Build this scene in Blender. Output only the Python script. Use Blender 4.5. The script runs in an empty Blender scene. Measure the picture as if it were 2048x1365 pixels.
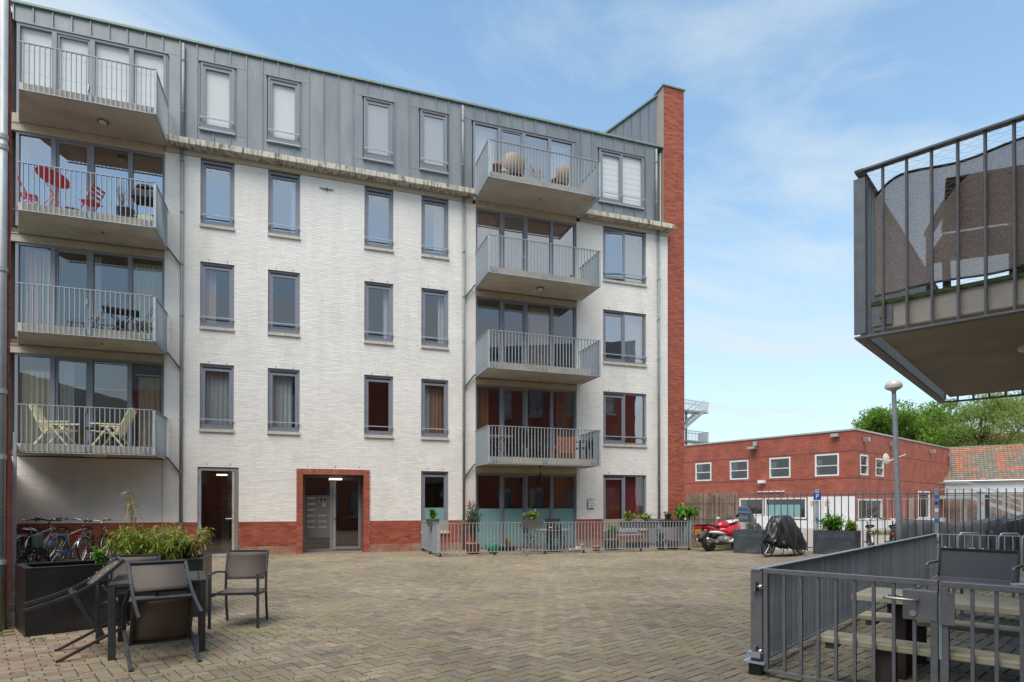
import bpy, math, random
from mathutils import Vector, Matrix
from math import radians, sin, cos, pi
random.seed(11)
S = bpy.context.scene
C = S.collection

# ------------------------------------------------------------------ camera
cd = bpy.data.cameras.new('camera'); cam = bpy.data.objects.new('camera', cd); C.objects.link(cam)
CAM_H = 1.416
cam.location = (0, 0, CAM_H)
cam.rotation_euler = (radians(90.39), 0, radians(-19.05))
cd.sensor_width = 36; cd.lens = 1205 / 2048 * 36
cd.shift_y = (1004.3 - 682.5) / 2048
cd.clip_start = 0.05; cd.clip_end = 4000
S.camera = cam
# ------------------------------------------------------------------ sky and sun
SUN_EL, SUN_AZ = 62.0, 218.0        # azimuth clockwise from +Y
w = bpy.data.worlds.new('World'); S.world = w; w.use_nodes = True
nt = w.node_tree; nt.nodes.clear()
def wn(t, **k):
    n = nt.nodes.new(t)
    for a, b in k.items(): setattr(n, a, b)
    return n
out = wn('ShaderNodeOutputWorld'); bg = wn('ShaderNodeBackground'); bg.inputs[1].default_value = 0.136
sky = wn('ShaderNodeTexSky', sky_type='NISHITA', sun_disc=False)
sky.sun_elevation = radians(SUN_EL); sky.sun_rotation = radians(SUN_AZ)
sky.air_density = 1.0; sky.dust_density = 0.3; sky.ozone_density = 0.6
tc = wn('ShaderNodeTexCoord'); sx = wn('ShaderNodeSeparateXYZ'); nt.links.new(tc.outputs['Generated'], sx.inputs[0])
def wm(op, a, b=None):
    n = wn('ShaderNodeMath', operation=op)
    for i, v in enumerate((a, b)):
        if v is None: continue
        if isinstance(v, (int, float)): n.inputs[i].default_value = v
        else: nt.links.new(v, n.inputs[i])
    return n.outputs[0]
den = wm('ADD', wm('MAXIMUM', sx.outputs[2], 0.0), 0.22)
u = wm('DIVIDE', sx.outputs[0], den); v = wm('DIVIDE', sx.outputs[1], den)
cx = wn('ShaderNodeCombineXYZ'); nt.links.new(u, cx.inputs[0]); nt.links.new(v, cx.inputs[1])
mp = wn('ShaderNodeMapping'); mp.inputs['Rotation'].default_value = (0, 0, radians(38)); mp.inputs['Scale'].default_value = (0.55, 1.15, 1); mp.inputs['Location'].default_value = (1.9, 6.3, 0)
nt.links.new(cx.outputs[0], mp.inputs[0])
n1 = wn('ShaderNodeTexNoise'); n1.inputs['Scale'].default_value = 1.15; n1.inputs['Detail'].default_value = 9; n1.inputs['Roughness'].default_value = 0.62; n1.inputs['Distortion'].default_value = 0.7
nt.links.new(mp.outputs[0], n1.inputs['Vector'])
n2 = wn('ShaderNodeTexNoise'); n2.inputs['Scale'].default_value = 0.42; n2.inputs['Detail'].default_value = 3
nt.links.new(mp.outputs[0], n2.inputs['Vector'])
cl = wm('MULTIPLY', wm('ADD', n1.outputs['Fac'], wm('MULTIPLY', n2.outputs['Fac'], 0.9)), 0.55)
rp = wn('ShaderNodeValToRGB'); rp.color_ramp.elements[0].position = 0.485; rp.color_ramp.elements[1].position = 0.63
rp.color_ramp.elements[0].color = (0.08, 0.08, 0.08, 1); rp.color_ramp.elements[1].color = (0.95, 0.95, 0.95, 1)
nt.links.new(cl, rp.inputs[0])
# thin haze towards the horizon, as in any summer sky
hz = wm('POWER', wm('SUBTRACT', 1.0, wm('MAXIMUM', sx.outputs[2], 0.0)), 3.0)
fac = wm('MINIMUM', wm('ADD', rp.outputs[0], wm('MULTIPLY', hz, 0.95)), 0.97)
mx = wn('ShaderNodeMixRGB'); mx.inputs[2].default_value = (3.0, 3.4, 3.65, 1)
tn = wn('ShaderNodeMixRGB', blend_type='MULTIPLY'); tn.inputs[0].default_value = 1; tn.inputs[2].default_value = (0.76, 1.02, 1.02, 1); nt.links.new(sky.outputs[0], tn.inputs[1])
nt.links.new(fac, mx.inputs[0]); nt.links.new(tn.outputs[0], mx.inputs[1]); nt.links.new(mx.outputs[0], bg.inputs[0]); nt.links.new(bg.outputs[0], out.inputs[0])
sl = bpy.data.lights.new('sun', 'SUN'); sl.energy = 2.5; sl.angle = radians(52); sl.color = (1.0, 0.90, 0.78)
sun = bpy.data.objects.new('sun', sl); C.objects.link(sun)
sun.rotation_euler = (radians(90 - SUN_EL), 0, radians(180 - SUN_AZ) )
sun.location = (10, -10, 30)
S.view_settings.view_transform = 'Standard'; S.view_settings.look = 'None'; S.view_settings.gamma = 1; S.view_settings.exposure = 0.90
S.cycles.max_bounces = 8; S.cycles.transparent_max_bounces = 16; S.cycles.use_denoising = True
S.cycles.caustics_reflective = False; S.cycles.caustics_refractive = False

# ------------------------------------------------------------------ helpers
def tag(o, label=None, cat=None, group=None, kind=None):
    if label: o['label'] = label
    if cat: o['category'] = cat
    if group: o['group'] = group
    if kind: o['kind'] = kind
    return o
def empty(name, loc, rz=0, label=None, cat=None, group=None, rot=None):
    o = bpy.data.objects.new(name, None); C.objects.link(o); o.location = loc
    o.rotation_euler = rot if rot else (0, 0, radians(rz)); o.empty_display_size = 0.2
    return tag(o, label, cat, group)
def inst(name, me, mat, parent=None, loc=(0, 0, 0), rz=0, rot=None, scale=None):
    if mat is not None and not me.materials: me.materials.append(mat)
    o = bpy.data.objects.new(name, me); C.objects.link(o); o.location = loc
    o.rotation_euler = rot if rot else (0, 0, rz)
    if scale: o.scale = scale
    o.parent = parent
    return o
def V(*a): return Vector(a)
class MB:
    def __init__(s): s.v = []; s.f = []
    def quad(s, *p):
        n = len(s.v); s.v += [tuple(q) for q in p]; s.f.append(tuple(range(n, n + len(p)))); return s
    def box(s, x0, y0, z0, x1, y1, z1, skip=()):
        n = len(s.v); x0, x1 = min(x0, x1), max(x0, x1); y0, y1 = min(y0, y1), max(y0, y1); z0, z1 = min(z0, z1), max(z0, z1)
        s.v += [(x0, y0, z0), (x1, y0, z0), (x1, y1, z0), (x0, y1, z0), (x0, y0, z1), (x1, y0, z1), (x1, y1, z1), (x0, y1, z1)]
        for k, q in (('b', (3, 2, 1, 0)), ('t', (4, 5, 6, 7)), ('-y', (0, 1, 5, 4)), ('x', (1, 2, 6, 5)), ('y', (2, 3, 7, 6)), ('-x', (3, 0, 4, 7))):
            if k not in skip: s.f.append(tuple(n + i for i in q))
        return s
    def prism(s, poly, z0, z1):
        n = len(s.v); k = len(poly)
        s.v += [(p[0], p[1], z0) for p in poly] + [(p[0], p[1], z1) for p in poly]
        s.f.append(tuple(n + i for i in reversed(range(k)))); s.f.append(tuple(n + k + i for i in range(k)))
        for i in range(k): j = (i + 1) % k; s.f.append((n + i, n + j, n + k + j, n + k + i))
        return s
    def bar(s, a, b, w, h=None, up=(0, 0, 1)):
        a, b = Vector(a), Vector(b); h = h or w; d = (b - a).normalized(); u = Vector(up)
        if abs(d.dot(u)) > 0.98: u = Vector((0, 1, 0)) if abs(d.y) < 0.9 else Vector((1, 0, 0))
        r = d.cross(u).normalized(); u = r.cross(d)
        n = len(s.v)
        for p in (a, b):
            for i, j in ((-1, -1), (1, -1), (1, 1), (-1, 1)): s.v.append(tuple(p + r * (i * w / 2) + u * (j * h / 2)))
        for q in ((3, 2, 1, 0), (4, 5, 6, 7), (0, 1, 5, 4), (1, 2, 6, 5), (2, 3, 7, 6), (3, 0, 4, 7)): s.f.append(tuple(n + i for i in q))
        return s
    def path(s, pts, w, h=None, up=(0, 0, 1)):
        for a, b in zip(pts, pts[1:]): s.bar(a, b, w, h, up)
        return s
    def tube(s, pts, r, n=8, closed=False):
        P = [Vector(p) for p in pts]; k = len(P); R = r if isinstance(r, (list, tuple)) else [r] * k
        base = len(s.v); prev = None
        for i, p in enumerate(P):
            a = P[i - 1] if (i > 0 or closed) else p; b = P[(i + 1) % k] if (i < k - 1 or closed) else p
            d = (b - a); d = d.normalized() if d.length > 1e-9 else Vector((0, 0, 1))
            if prev is None:
                u = d.orthogonal().normalized()
            else:
                u = prev - d * prev.dot(d); u = u.normalized() if u.length > 1e-6 else d.orthogonal().normalized()
            prev = u; q = d.cross(u)
            for j in range(n):
                t = 2 * pi * j / n; s.v.append(tuple(p + u * (R[i] * cos(t)) + q * (R[i] * sin(t))))
        for i in range(k if closed else k - 1):
            i2 = (i + 1) % k
            for j in range(n):
                j2 = (j + 1) % n; s.f.append((base + i * n + j, base + i * n + j2, base + i2 * n + j2, base + i2 * n + j))
        if not closed:
            s.f.append(tuple(base + j for j in reversed(range(n)))); s.f.append(tuple(base + (k - 1) * n + j for j in range(n)))
        return s
    def lathe(s, prof, c=(0, 0, 0), n=20, sx=1, sy=1):
        base = len(s.v)
        for r, z in prof:
            for j in range(n):
                t = 2 * pi * j / n; s.v.append((c[0] + sx * r * cos(t), c[1] + sy * r * sin(t), c[2] + z))
        for i in range(len(prof) - 1):
            for j in range(n):
                j2 = (j + 1) % n; s.f.append((base + i * n + j, base + i * n + j2, base + (i + 1) * n + j2, base + (i + 1) * n + j))
        if prof[0][0] > 1e-4: s.f.append(tuple(base + j for j in reversed(range(n))))
        if prof[-1][0] > 1e-4: s.f.append(tuple(base + (len(prof) - 1) * n + j for j in range(n)))
        return s
    def mesh(s, name, smooth=False):
        me = bpy.data.meshes.new(name); me.from_pydata(s.v, [], s.f); me.validate()
        if smooth: me.shade_smooth()
        me.update(); return me
    def build(s, name, mat, parent=None, smooth=False, loc=(0, 0, 0), rz=0, rot=None, bevel=0, kind=None):
        o = inst(name, s.mesh(name, smooth), mat, parent, loc, rz, rot)
        if bevel:
            b = o.modifiers.new('bevel', 'BEVEL'); b.width = bevel; b.segments = 2; b.limit_method = 'ANGLE'; b.harden_normals = False
        if kind: o['kind'] = kind
        return o
def copy_tree(o, parent=None):
    c = o.copy(); C.objects.link(c); c.parent = parent
    for ch in list(o.children): copy_tree(ch, c)
    return c
def arc(c, r, a0, a1, n, plane='xz'):
    o = []
    for i in range(n + 1):
        t = radians(a0 + (a1 - a0) * i / n); p = (r * cos(t), r * sin(t))
        o.append({'xz': (c[0] + p[0], c[1], c[2] + p[1]), 'xy': (c[0] + p[0], c[1] + p[1], c[2]), 'yz': (c[0], c[1] + p[0], c[2] + p[1])}[plane])
    return o

# ------------------------------------------------------------------ materials
MATS = {}
def pm(name, col, rough=0.6, metal=0.0, var=0.12, scale=6.0, bump=0.0, bscale=60.0, rnd=0.0, spec=0.5, col2=None, c2s=3.0, c2lo=0.5, c2hi=0.65, stretch=(1, 1, 1), trans=0.0, coat=0.0, rndcols=None, emit=None, lf=0.0):
    m = bpy.data.materials.new(name); m.use_nodes = True; n = m.node_tree; p = n.nodes['Principled BSDF']; L = n.links.new
    p.inputs['Roughness'].default_value = rough; p.inputs['Metallic'].default_value = metal; p.inputs['Specular IOR Level'].default_value = spec
    if coat: p.inputs['Coat Weight'].default_value = coat
    if emit: p.inputs['Emission Color'].default_value = (*emit[0], 1); p.inputs['Emission Strength'].default_value = emit[1]
    def node(t, **k):
        x = n.nodes.new(t)
        for a, b in k.items(): setattr(x, a, b)
        return x
    t = node('ShaderNodeTexCoord'); mp = node('ShaderNodeMapping'); mp.inputs['Scale'].default_value = stretch; L(t.outputs['Object'], mp.inputs[0])
    cur = None
    def rgb(c): x = node('ShaderNodeRGB'); x.outputs[0].default_value = (*c, 1); return x.outputs[0]
    cur = rgb(col)
    if rnd or rndcols:
        g = node('ShaderNodeNewGeometry'); oi = node('ShaderNodeObjectInfo'); a = node('ShaderNodeMath', operation='ADD'); f = node('ShaderNodeMath', operation='FRACT')
        L(g.outputs['Random Per Island'], a.inputs[0]); L(oi.outputs['Random'], a.inputs[1]); L(a.outputs[0], f.inputs[0])
        if rndcols:
            r = node('ShaderNodeValToRGB'); r.color_ramp.interpolation = 'LINEAR'; e = r.color_ramp.elements
            for i, cc in enumerate(rndcols):
                q = e[i] if i < 2 else e.new(i / (len(rndcols) - 1))
                q.position = i / (len(rndcols) - 1); q.color = (*cc, 1)
            L(f.outputs[0], r.inputs[0]); cur = r.outputs[0]
        if rnd:
            h = node('ShaderNodeMapRange'); h.inputs[3].default_value = 1 - rnd; h.inputs[4].default_value = 1 + rnd
            f2 = node('ShaderNodeMath', operation='MULTIPLY'); f2.inputs[1].default_value = 7.13; f3 = node('ShaderNodeMath', operation='FRACT')
            L(f.outputs[0], f2.inputs[0]); L(f2.outputs[0], f3.inputs[0]); L(f3.outputs[0], h.inputs[0])
            mm = node('ShaderNodeVectorMath', operation='SCALE'); L(cur, mm.inputs[0]); L(h.outputs[0], mm.inputs['Scale']); cur = mm.outputs[0]
    if col2:
        nz = node('ShaderNodeTexNoise'); nz.inputs['Scale'].default_value = c2s; nz.inputs['Detail'].default_value = 6; nz.inputs['Roughness'].default_value = 0.65; L(mp.outputs[0], nz.inputs['Vector'])
        mr = node('ShaderNodeMapRange'); mr.inputs[1].default_value = c2lo; mr.inputs[2].default_value = c2hi; L(nz.outputs['Fac'], mr.inputs[0])
        mx = node('ShaderNodeMixRGB'); mx.inputs[2].default_value = (*col2, 1); L(mr.outputs[0], mx.inputs[0]); L(cur, mx.inputs[1]); cur = mx.outputs[0]
    if var:
        nz = node('ShaderNodeTexNoise'); nz.inputs['Scale'].default_value = scale; nz.inputs['Detail'].default_value = 7; nz.inputs['Roughness'].default_value = 0.6; L(mp.outputs[0], nz.inputs['Vector'])
        mr = node('ShaderNodeMapRange'); mr.inputs[1].default_value = 0.3; mr.inputs[2].default_value = 0.7; mr.inputs[3].default_value = 1 - var; mr.inputs[4].default_value = 1 + var; L(nz.outputs['Fac'], mr.inputs[0])
        mm = node('ShaderNodeVectorMath', operation='SCALE'); L(cur, mm.inputs[0]); L(mr.outputs[0], mm.inputs['Scale']); cur = mm.outputs[0]
        rr = node('ShaderNodeMapRange'); rr.inputs[1].default_value = 0.3; rr.inputs[2].default_value = 0.7; rr.inputs[3].default_value = max(0.03, rough - 0.08); rr.inputs[4].default_value = min(1, rough + 0.08); L(nz.outputs['Fac'], rr.inputs[0]); L(rr.outputs[0], p.inputs['Roughness'])
    if lf:
        nz = node('ShaderNodeTexNoise'); nz.inputs['Scale'].default_value = 0.55; nz.inputs['Detail'].default_value = 4; gp_ = node('ShaderNodeNewGeometry'); L(gp_.outputs['Position'], nz.inputs['Vector'])
        mr = node('ShaderNodeMapRange'); mr.inputs[1].default_value = 0.35; mr.inputs[2].default_value = 0.65; mr.inputs[3].default_value = 1 - lf; mr.inputs[4].default_value = 1 + lf; L(nz.outputs['Fac'], mr.inputs[0])
        mm = node('ShaderNodeVectorMath', operation='SCALE'); L(cur, mm.inputs[0]); L(mr.outputs[0], mm.inputs['Scale']); cur = mm.outputs[0]
    L(cur, p.inputs['Base Color'])
    if bump:
        nb = node('ShaderNodeTexNoise'); nb.inputs['Scale'].default_value = bscale; nb.inputs['Detail'].default_value = 5; L(mp.outputs[0], nb.inputs['Vector'])
        b = node('ShaderNodeBump'); b.inputs['Strength'].default_value = bump; b.inputs['Distance'].default_value = 0.01; L(nb.outputs['Fac'], b.inputs['Height']); L(b.outputs[0], p.inputs['Normal'])
    if trans:
        tr = node('ShaderNodeBsdfTranslucent'); L(cur, tr.inputs[0]); ms = node('ShaderNodeMixShader'); ms.inputs[0].default_value = trans
        L(p.outputs[0], ms.inputs[1]); L(tr.outputs[0], ms.inputs[2]); L(ms.outputs[0], n.nodes['Material Output'].inputs[0])
    MATS[name] = m; return m
def glass_mat(name, tint=(0.80, 0.86, 0.85), ior=2.1, rough=0.0, refl=(1.0, 0.94, 0.95)):
    m = bpy.data.materials.new(name); m.use_nodes = True; n = m.node_tree; n.nodes.clear(); L = n.links.new
    o = n.nodes.new('ShaderNodeOutputMaterial'); a = n.nodes.new('ShaderNodeBsdfTransparent'); g = n.nodes.new('ShaderNodeBsdfGlossy'); f = n.nodes.new('ShaderNodeFresnel'); x = n.nodes.new('ShaderNodeMixShader')
    a.inputs[0].default_value = (*tint, 1); g.inputs[0].default_value = (*refl, 1); g.inputs['Roughness'].default_value = rough; f.inputs[0].default_value = ior
    ge = n.nodes.new('ShaderNodeNewGeometry'); mi = n.nodes.new('ShaderNodeMapRange'); mi.inputs[3].default_value = ior; mi.inputs[4].default_value = 1 / ior; L(ge.outputs['Backfacing'], mi.inputs[0]); L(mi.outputs[0], f.inputs[0])
    nz = n.nodes.new('ShaderNodeTexNoise'); nz.inputs['Scale'].default_value = 0.9; b = n.nodes.new('ShaderNodeBump'); b.inputs['Strength'].default_value = 0.025; b.inputs['Distance'].default_value = 0.136
    t = n.nodes.new('ShaderNodeTexCoord'); L(t.outputs['Object'], nz.inputs['Vector']); L(nz.outputs['Fac'], b.inputs['Height']); L(b.outputs[0], g.inputs['Normal'])
    L(f.outputs[0], x.inputs[0]); L(a.outputs[0], x.inputs[1]); L(g.outputs[0], x.inputs[2]); L(x.outputs[0], o.inputs[0]); MATS[name] = m; return m
M_WHITE = pm('white_painted_brick', (0.81, 0.785, 0.745), 0.8, rnd=0.016, lf=0.035, var=0.04, scale=1.2, col2=(0.66, 0.63, 0.58), c2s=0.9, c2lo=0.50, c2hi=0.82, stretch=(1.5, 1, .4), bump=0.15, bscale=40)
M_WHITEJ = pm('white_joint', (0.67, 0.645, 0.605), 0.85, var=0.08, scale=2)
M_RED = pm('red_brick', (0.36, 0.085, 0.045), 0.8, var=0.10, scale=5, rndcols=[(0.23, 0.05, 0.032), (0.35, 0.078, 0.042), (0.29, 0.062, 0.036), (0.40, 0.11, 0.06), (0.33, 0.076, 0.043)], bump=0.25, bscale=70)
M_REDJ = pm('brick_mortar', (0.36, 0.30, 0.255), 0.9, var=0.1, scale=4)
M_REDOLD = pm('red_brick_foot', (0.36, 0.1, 0.06), 0.85, var=0.18, scale=6, rndcols=[(0.34, 0.11, 0.07), (0.40, 0.14, 0.09), (0.33, 0.16, 0.11)], col2=(0.36, 0.27, 0.20), c2s=2.5, c2lo=0.40, c2hi=0.62)
M_ZINC = pm('zinc_cladding', (0.212, 0.23, 0.243), 0.42, metal=0.35, rnd=0.075, var=0.10, scale=1.6, col2=(0.29, 0.305, 0.31), c2s=2.2, c2lo=0.58, c2hi=0.82, stretch=(2.2, 2.2, 0.45))
M_ZINCTRIM = pm('patinated_roof_trim', (0.20, 0.27, 0.245), 0.5, metal=0.2, var=0.12, scale=4)
M_FRAME = pm('grey_window_frame', (0.215, 0.226, 0.268), 0.42, var=0.05, scale=3)
M_STEEL = pm('galvanised_painted_steel', (0.36, 0.40, 0.43), 0.45, metal=0.15, var=0.12, scale=7)
M_STEELD = pm('grey_painted_steel', (0.19, 0.186, 0.192), 0.42, metal=0.2, var=0.2, scale=9, col2=(0.21, 0.20, 0.18), c2s=14, c2lo=0.66, c2hi=0.72)
M_FENCE = pm('blue_grey_fence_paint', (0.27, 0.305, 0.34), 0.45, metal=0.0, rnd=0.16, var=0.15, scale=6, col2=(0.12, 0.13, 0.075), c2s=3.0, c2lo=0.58, c2hi=0.75)
M_BARD = pm('dark_grey_bar_paint', (0.10, 0.112, 0.122), 0.45, var=0.15, scale=8)
M_GALV = pm('galvanised_steel', (0.42, 0.45, 0.46), 0.38, metal=0.6, var=0.15, scale=14)
M_PIPE = pm('zinc_pipe', (0.21, 0.24, 0.25), 0.55, metal=0.15, var=0.15, scale=3)
M_CONC = pm('balcony_concrete', (0.50, 0.455, 0.385), 0.85, var=0.16, scale=1.6, col2=(0.37, 0.325, 0.265), c2s=1.1, c2lo=0.50, c2hi=0.74, bump=0.15, bscale=40)
M_LINT = pm('concrete_lintel', (0.46, 0.40, 0.31), 0.85, var=0.13, scale=4, col2=(0.28, 0.235, 0.18), c2s=5, c2lo=0.58, c2hi=0.75)
M_CORN = pm('stained_cornice', (0.56, 0.52, 0.445), 0.85, var=0.12, scale=3, col2=(0.10, 0.092, 0.07), c2s=3.2, c2lo=0.46, c2hi=0.66, stretch=(3.6, 1, 0.55))
M_SOFF = pm('cornice_soffit', (0.50, 0.45, 0.37), 0.85, var=0.12, scale=2, col2=(0.34, 0.29, 0.22), c2s=2, c2lo=0.55, c2hi=0.8)
M_SILL = pm('stone_sill', (0.52, 0.48, 0.40), 0.8, var=0.12, scale=5, col2=(0.20, 0.19, 0.14), c2s=8, c2lo=0.58, c2hi=0.74, stretch=(2, 1, 0.6))
M_GLASS = glass_mat('window_glass', (0.90, 0.94, 0.93), 2.3); M_GLASSHI = glass_mat('coated_glass', (0.8, 0.85, 0.86), 4.6); M_GLASSLO = glass_mat('clear_glass', (0.97, 0.98, 0.98), 1.6)
M_FILM = pm('frosted_film', (0.20, 0.36, 0.37), 0.16, var=0.06, scale=2, spec=0.8)
M_ROOM = pm('interior_plaster', (0.52, 0.48, 0.43), 0.9, var=0.1, scale=0.8)
M_ROOMF = pm('interior_floor', (0.16, 0.11, 0.075), 0.5, var=0.1)
M_SHEER = pm('sheer_curtain', (0.66, 0.72, 0.76), 0.9, var=0.05, trans=0.45)
M_BLIND = pm('white_blind', (0.86, 0.88, 0.88), 0.8, var=0.03, trans=0.2)
M_CBEIGE = pm('beige_curtain', (0.52, 0.48, 0.34), 0.9, var=0.08, trans=0.3)
M_CBROWN = pm('brown_curtain', (0.34, 0.17, 0.10), 0.9, var=0.1, trans=0.25)
M_CPINK = pm('pinkish_curtain', (0.50, 0.34, 0.30), 0.9, var=0.08, trans=0.3)
M_CRED = pm('dark_red_curtain', (0.22, 0.03, 0.04), 0.9, var=0.12, trans=0.2)
M_DARK = pm('black_plastic', (0.012, 0.012, 0.013), 0.45, var=0.2)
M_LAMPGLASS = pm('lamp_glass', (0.6, 0.6, 0.55), 0.3, var=0.03)
M_LIT = pm('lit_lamp', (0.9, 0.85, 0.7), 0.4, var=0, emit=((1.0, 0.93, 0.78), 1.1))
M_ALU = pm('brushed_aluminium', (0.50, 0.48, 0.45), 0.35, metal=0.7, var=0.08)
M_ANTH = pm('anthracite_frame', (0.030, 0.033, 0.038), 0.42, var=0.25, scale=8)
M_MESH = pm('woven_sling', (0.115, 0.096, 0.082), 0.7, var=0.15, scale=4, bump=0.8, bscale=220)
M_PLANTER = pm('black_planter', (0.016, 0.017, 0.019), 0.38, var=0.3, scale=3, col2=(0.035, 0.034, 0.03), c2s=2.5, c2lo=0.5, c2hi=0.8)
M_PLANTERG = pm('blue_grey_planter', (0.055, 0.068, 0.08), 0.45, var=0.3, scale=2.5, col2=(0.10, 0.115, 0.13), c2s=3.5, c2lo=0.52, c2hi=0.66, stretch=(1, 1, 1.4))
M_SOIL = pm('potting_soil', (0.05, 0.035, 0.025), 0.95, var=0.3, scale=30, bump=0.6, bscale=40)
M_WOOD = pm('weathered_plank', (0.47, 0.41, 0.30), 0.75, var=0.22, scale=3, col2=(0.33, 0.31, 0.15), c2s=2.2, c2lo=0.48, c2hi=0.7, stretch=(14, 1.2, 8), bump=0.3, bscale=30, rnd=0.08)
M_WOODD = pm('dark_stained_wood', (0.055, 0.038, 0.03), 0.7, var=0.25, scale=6)
M_RUBBER = pm('tyre_rubber', (0.016, 0.016, 0.016), 0.75, var=0.2)
M_CHROME = pm('chrome', (0.62, 0.63, 0.65), 0.18, metal=1.0, var=0.05)
M_SILVER = pm('silver_paint', (0.52, 0.54, 0.55), 0.32, metal=0.5, var=0.05)
M_BLACKP = pm('black_paint', (0.014, 0.015, 0.017), 0.3, var=0.15, coat=0.3)
M_BLUEP = pm('blue_paint', (0.03, 0.14, 0.42), 0.35, var=0.1, coat=0.3)
M_GREENP = pm('grey_green_paint', (0.10, 0.16, 0.12), 0.4, var=0.1)
M_REDPL = pm('red_reflector', (0.45, 0.012, 0.015), 0.25, var=0.05)
M_REDP = pm('red_lacquer', (0.46, 0.012, 0.022), 0.25, var=0.05, coat=0.5)
M_WHITEP = pm('white_paint', (0.72, 0.73, 0.73), 0.4, var=0.05)
M_WHITESAD = pm('white_saddle', (0.72, 0.73, 0.72), 0.5, var=0.05)
M_ORANGE = pm('orange_plastic', (0.65, 0.16, 0.03), 0.35, var=0.08)
M_YELLOW = pm('yellow_plate', (0.72, 0.40, 0.02), 0.4, var=0.05)
M_TERRA = pm('terracotta', (0.42, 0.16, 0.085), 0.8, var=0.15, scale=8, col2=(0.5, 0.36, 0.28), c2s=6, c2lo=0.6, c2hi=0.75)
M_GREENPL = pm('green_plastic', (0.01, 0.24, 0.12), 0.35, var=0.08)
M_CREAM = pm('cream_plastic', (0.74, 0.68, 0.44), 0.45, var=0.06)
M_REDM = pm('red_painted_metal', (0.50, 0.022, 0.05), 0.4, var=0.08)
M_RATTAN = pm('beige_rattan', (0.36, 0.28, 0.20), 0.8, var=0.15, scale=5, bump=0.7, bscale=180)
M_TEAK = pm('orange_teak', (0.40, 0.12, 0.045), 0.6, var=0.2, scale=6)
M_GREYW = pm('greyed_wood', (0.30, 0.265, 0.22), 0.75, var=0.2, scale=5)
M_BLUEPOT = pm('blue_glazed_pot', (0.05, 0.07, 0.13), 0.3, var=0.15)
M_GREYPL = pm('grey_plastic', (0.14, 0.135, 0.13), 0.6, var=0.12)
M_TARP = pm('black_tarpaulin', (0.018, 0.018, 0.02), 0.33, var=0.2, scale=4, bump=0.25, bscale=30)
M_TARPG = pm('dark_grey_cover', (0.05, 0.053, 0.062), 0.5, var=0.2, scale=3)
M_CLOTH = pm('brown_shade_cloth', (0.66, 0.53, 0.45), 0.9, var=0.3, scale=70, trans=0.6, bump=0.5, bscale=90)
_n = M_CLOTH.node_tree; _o = _n.nodes['Material Output']; _src = _o.inputs[0].links[0].from_socket; _t = _n.nodes.new('ShaderNodeBsdfTransparent'); _m = _n.nodes.new('ShaderNodeMixShader'); _m.inputs[0].default_value = 0.2
_n.links.new(_src, _m.inputs[1]); _n.links.new(_t.outputs[0], _m.inputs[2]); _n.links.new(_m.outputs[0], _o.inputs[0])      # open weave: part of the view passes through
M_REED = pm('reed_screen', (0.20, 0.15, 0.11), 0.9, var=0.25, scale=5, rndcols=[(0.22, 0.16, 0.11), (0.31, 0.23, 0.165), (0.5, 0.44, 0.37), (0.27, 0.2, 0.145), (0.2, 0.145, 0.10)])  # palest reed colour stands in for light coming through the screen
M_PAVER = pm('concrete_paver', (0.25, 0.2, 0.15), 0.85, var=0.30, scale=38, lf=0.16, rnd=0.10, rndcols=[(0.17, 0.142, 0.108), (0.252, 0.213, 0.152), (0.215, 0.175, 0.125), (0.27, 0.23, 0.163), (0.155, 0.138, 0.113), (0.24, 0.19, 0.135), (0.215, 0.158, 0.117), (0.265, 0.225, 0.155)], col2=(0.21, 0.20, 0.10), c2s=0.9, c2lo=0.48, c2hi=0.76, bump=0.7, bscale=150)
M_PAVERR = pm('reddish_paver', (0.3, 0.2, 0.15), 0.85, var=0.18, scale=9, rnd=0.12, rndcols=[(0.21, 0.145, 0.11), (0.275, 0.195, 0.145), (0.19, 0.145, 0.11), (0.27, 0.215, 0.15), (0.21, 0.18, 0.135)], col2=(0.21, 0.20, 0.10), c2s=1.1, c2lo=0.54, c2hi=0.78, bump=0.6, bscale=120)
M_JOINT = pm('mossy_joint_sand', (0.055, 0.043, 0.03), 0.95, var=0.3, scale=10, col2=(0.062, 0.088, 0.012), c2s=0.75, c2lo=0.40, c2hi=0.54)
M_STREET = pm('street_pavement', (0.30, 0.265, 0.215), 0.9, var=0.12, scale=1.5)
M_EARTH = pm('ground_earth', (0.17, 0.15, 0.11), 0.95, var=0.2, scale=0.4)
def leafmat(name, cols, tr=0.35): return pm(name, cols[0], 0.5, var=0.08, scale=2, rndcols=cols, rnd=0.2, trans=tr)
M_LBAMB = leafmat('bamboo_leaf', [(0.13, 0.21, 0.025), (0.28, 0.36, 0.045), (0.21, 0.29, 0.035), (0.36, 0.38, 0.07)])
M_LDRY = leafmat('dry_bamboo_leaf', [(0.42, 0.28, 0.14), (0.52, 0.38, 0.2), (0.34, 0.3, 0.09), (0.46, 0.32, 0.18)])
M_LBRIGHT = leafmat('bright_leaf', [(0.07, 0.22, 0.012), (0.12, 0.31, 0.02), (0.09, 0.25, 0.015)])
M_LTREE = leafmat('tree_leaf', [(0.11, 0.22, 0.02), (0.19, 0.33, 0.035), (0.15, 0.28, 0.028), (0.24, 0.37, 0.05)], 0.5)
M_LTREE2 = leafmat('willowy_leaf', [(0.19, 0.27, 0.055), (0.27, 0.35, 0.08), (0.22, 0.30, 0.065), (0.31, 0.38, 0.11)], 0.5)
M_LOLIVE = leafmat('olive_leaf', [(0.05, 0.075, 0.025), (0.085, 0.11, 0.04), (0.065, 0.09, 0.03)])
M_LYEL = leafmat('yellow_green_leaf', [(0.22, 0.28, 0.03), (0.30, 0.34, 0.05), (0.16, 0.24, 0.03)])
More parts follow.
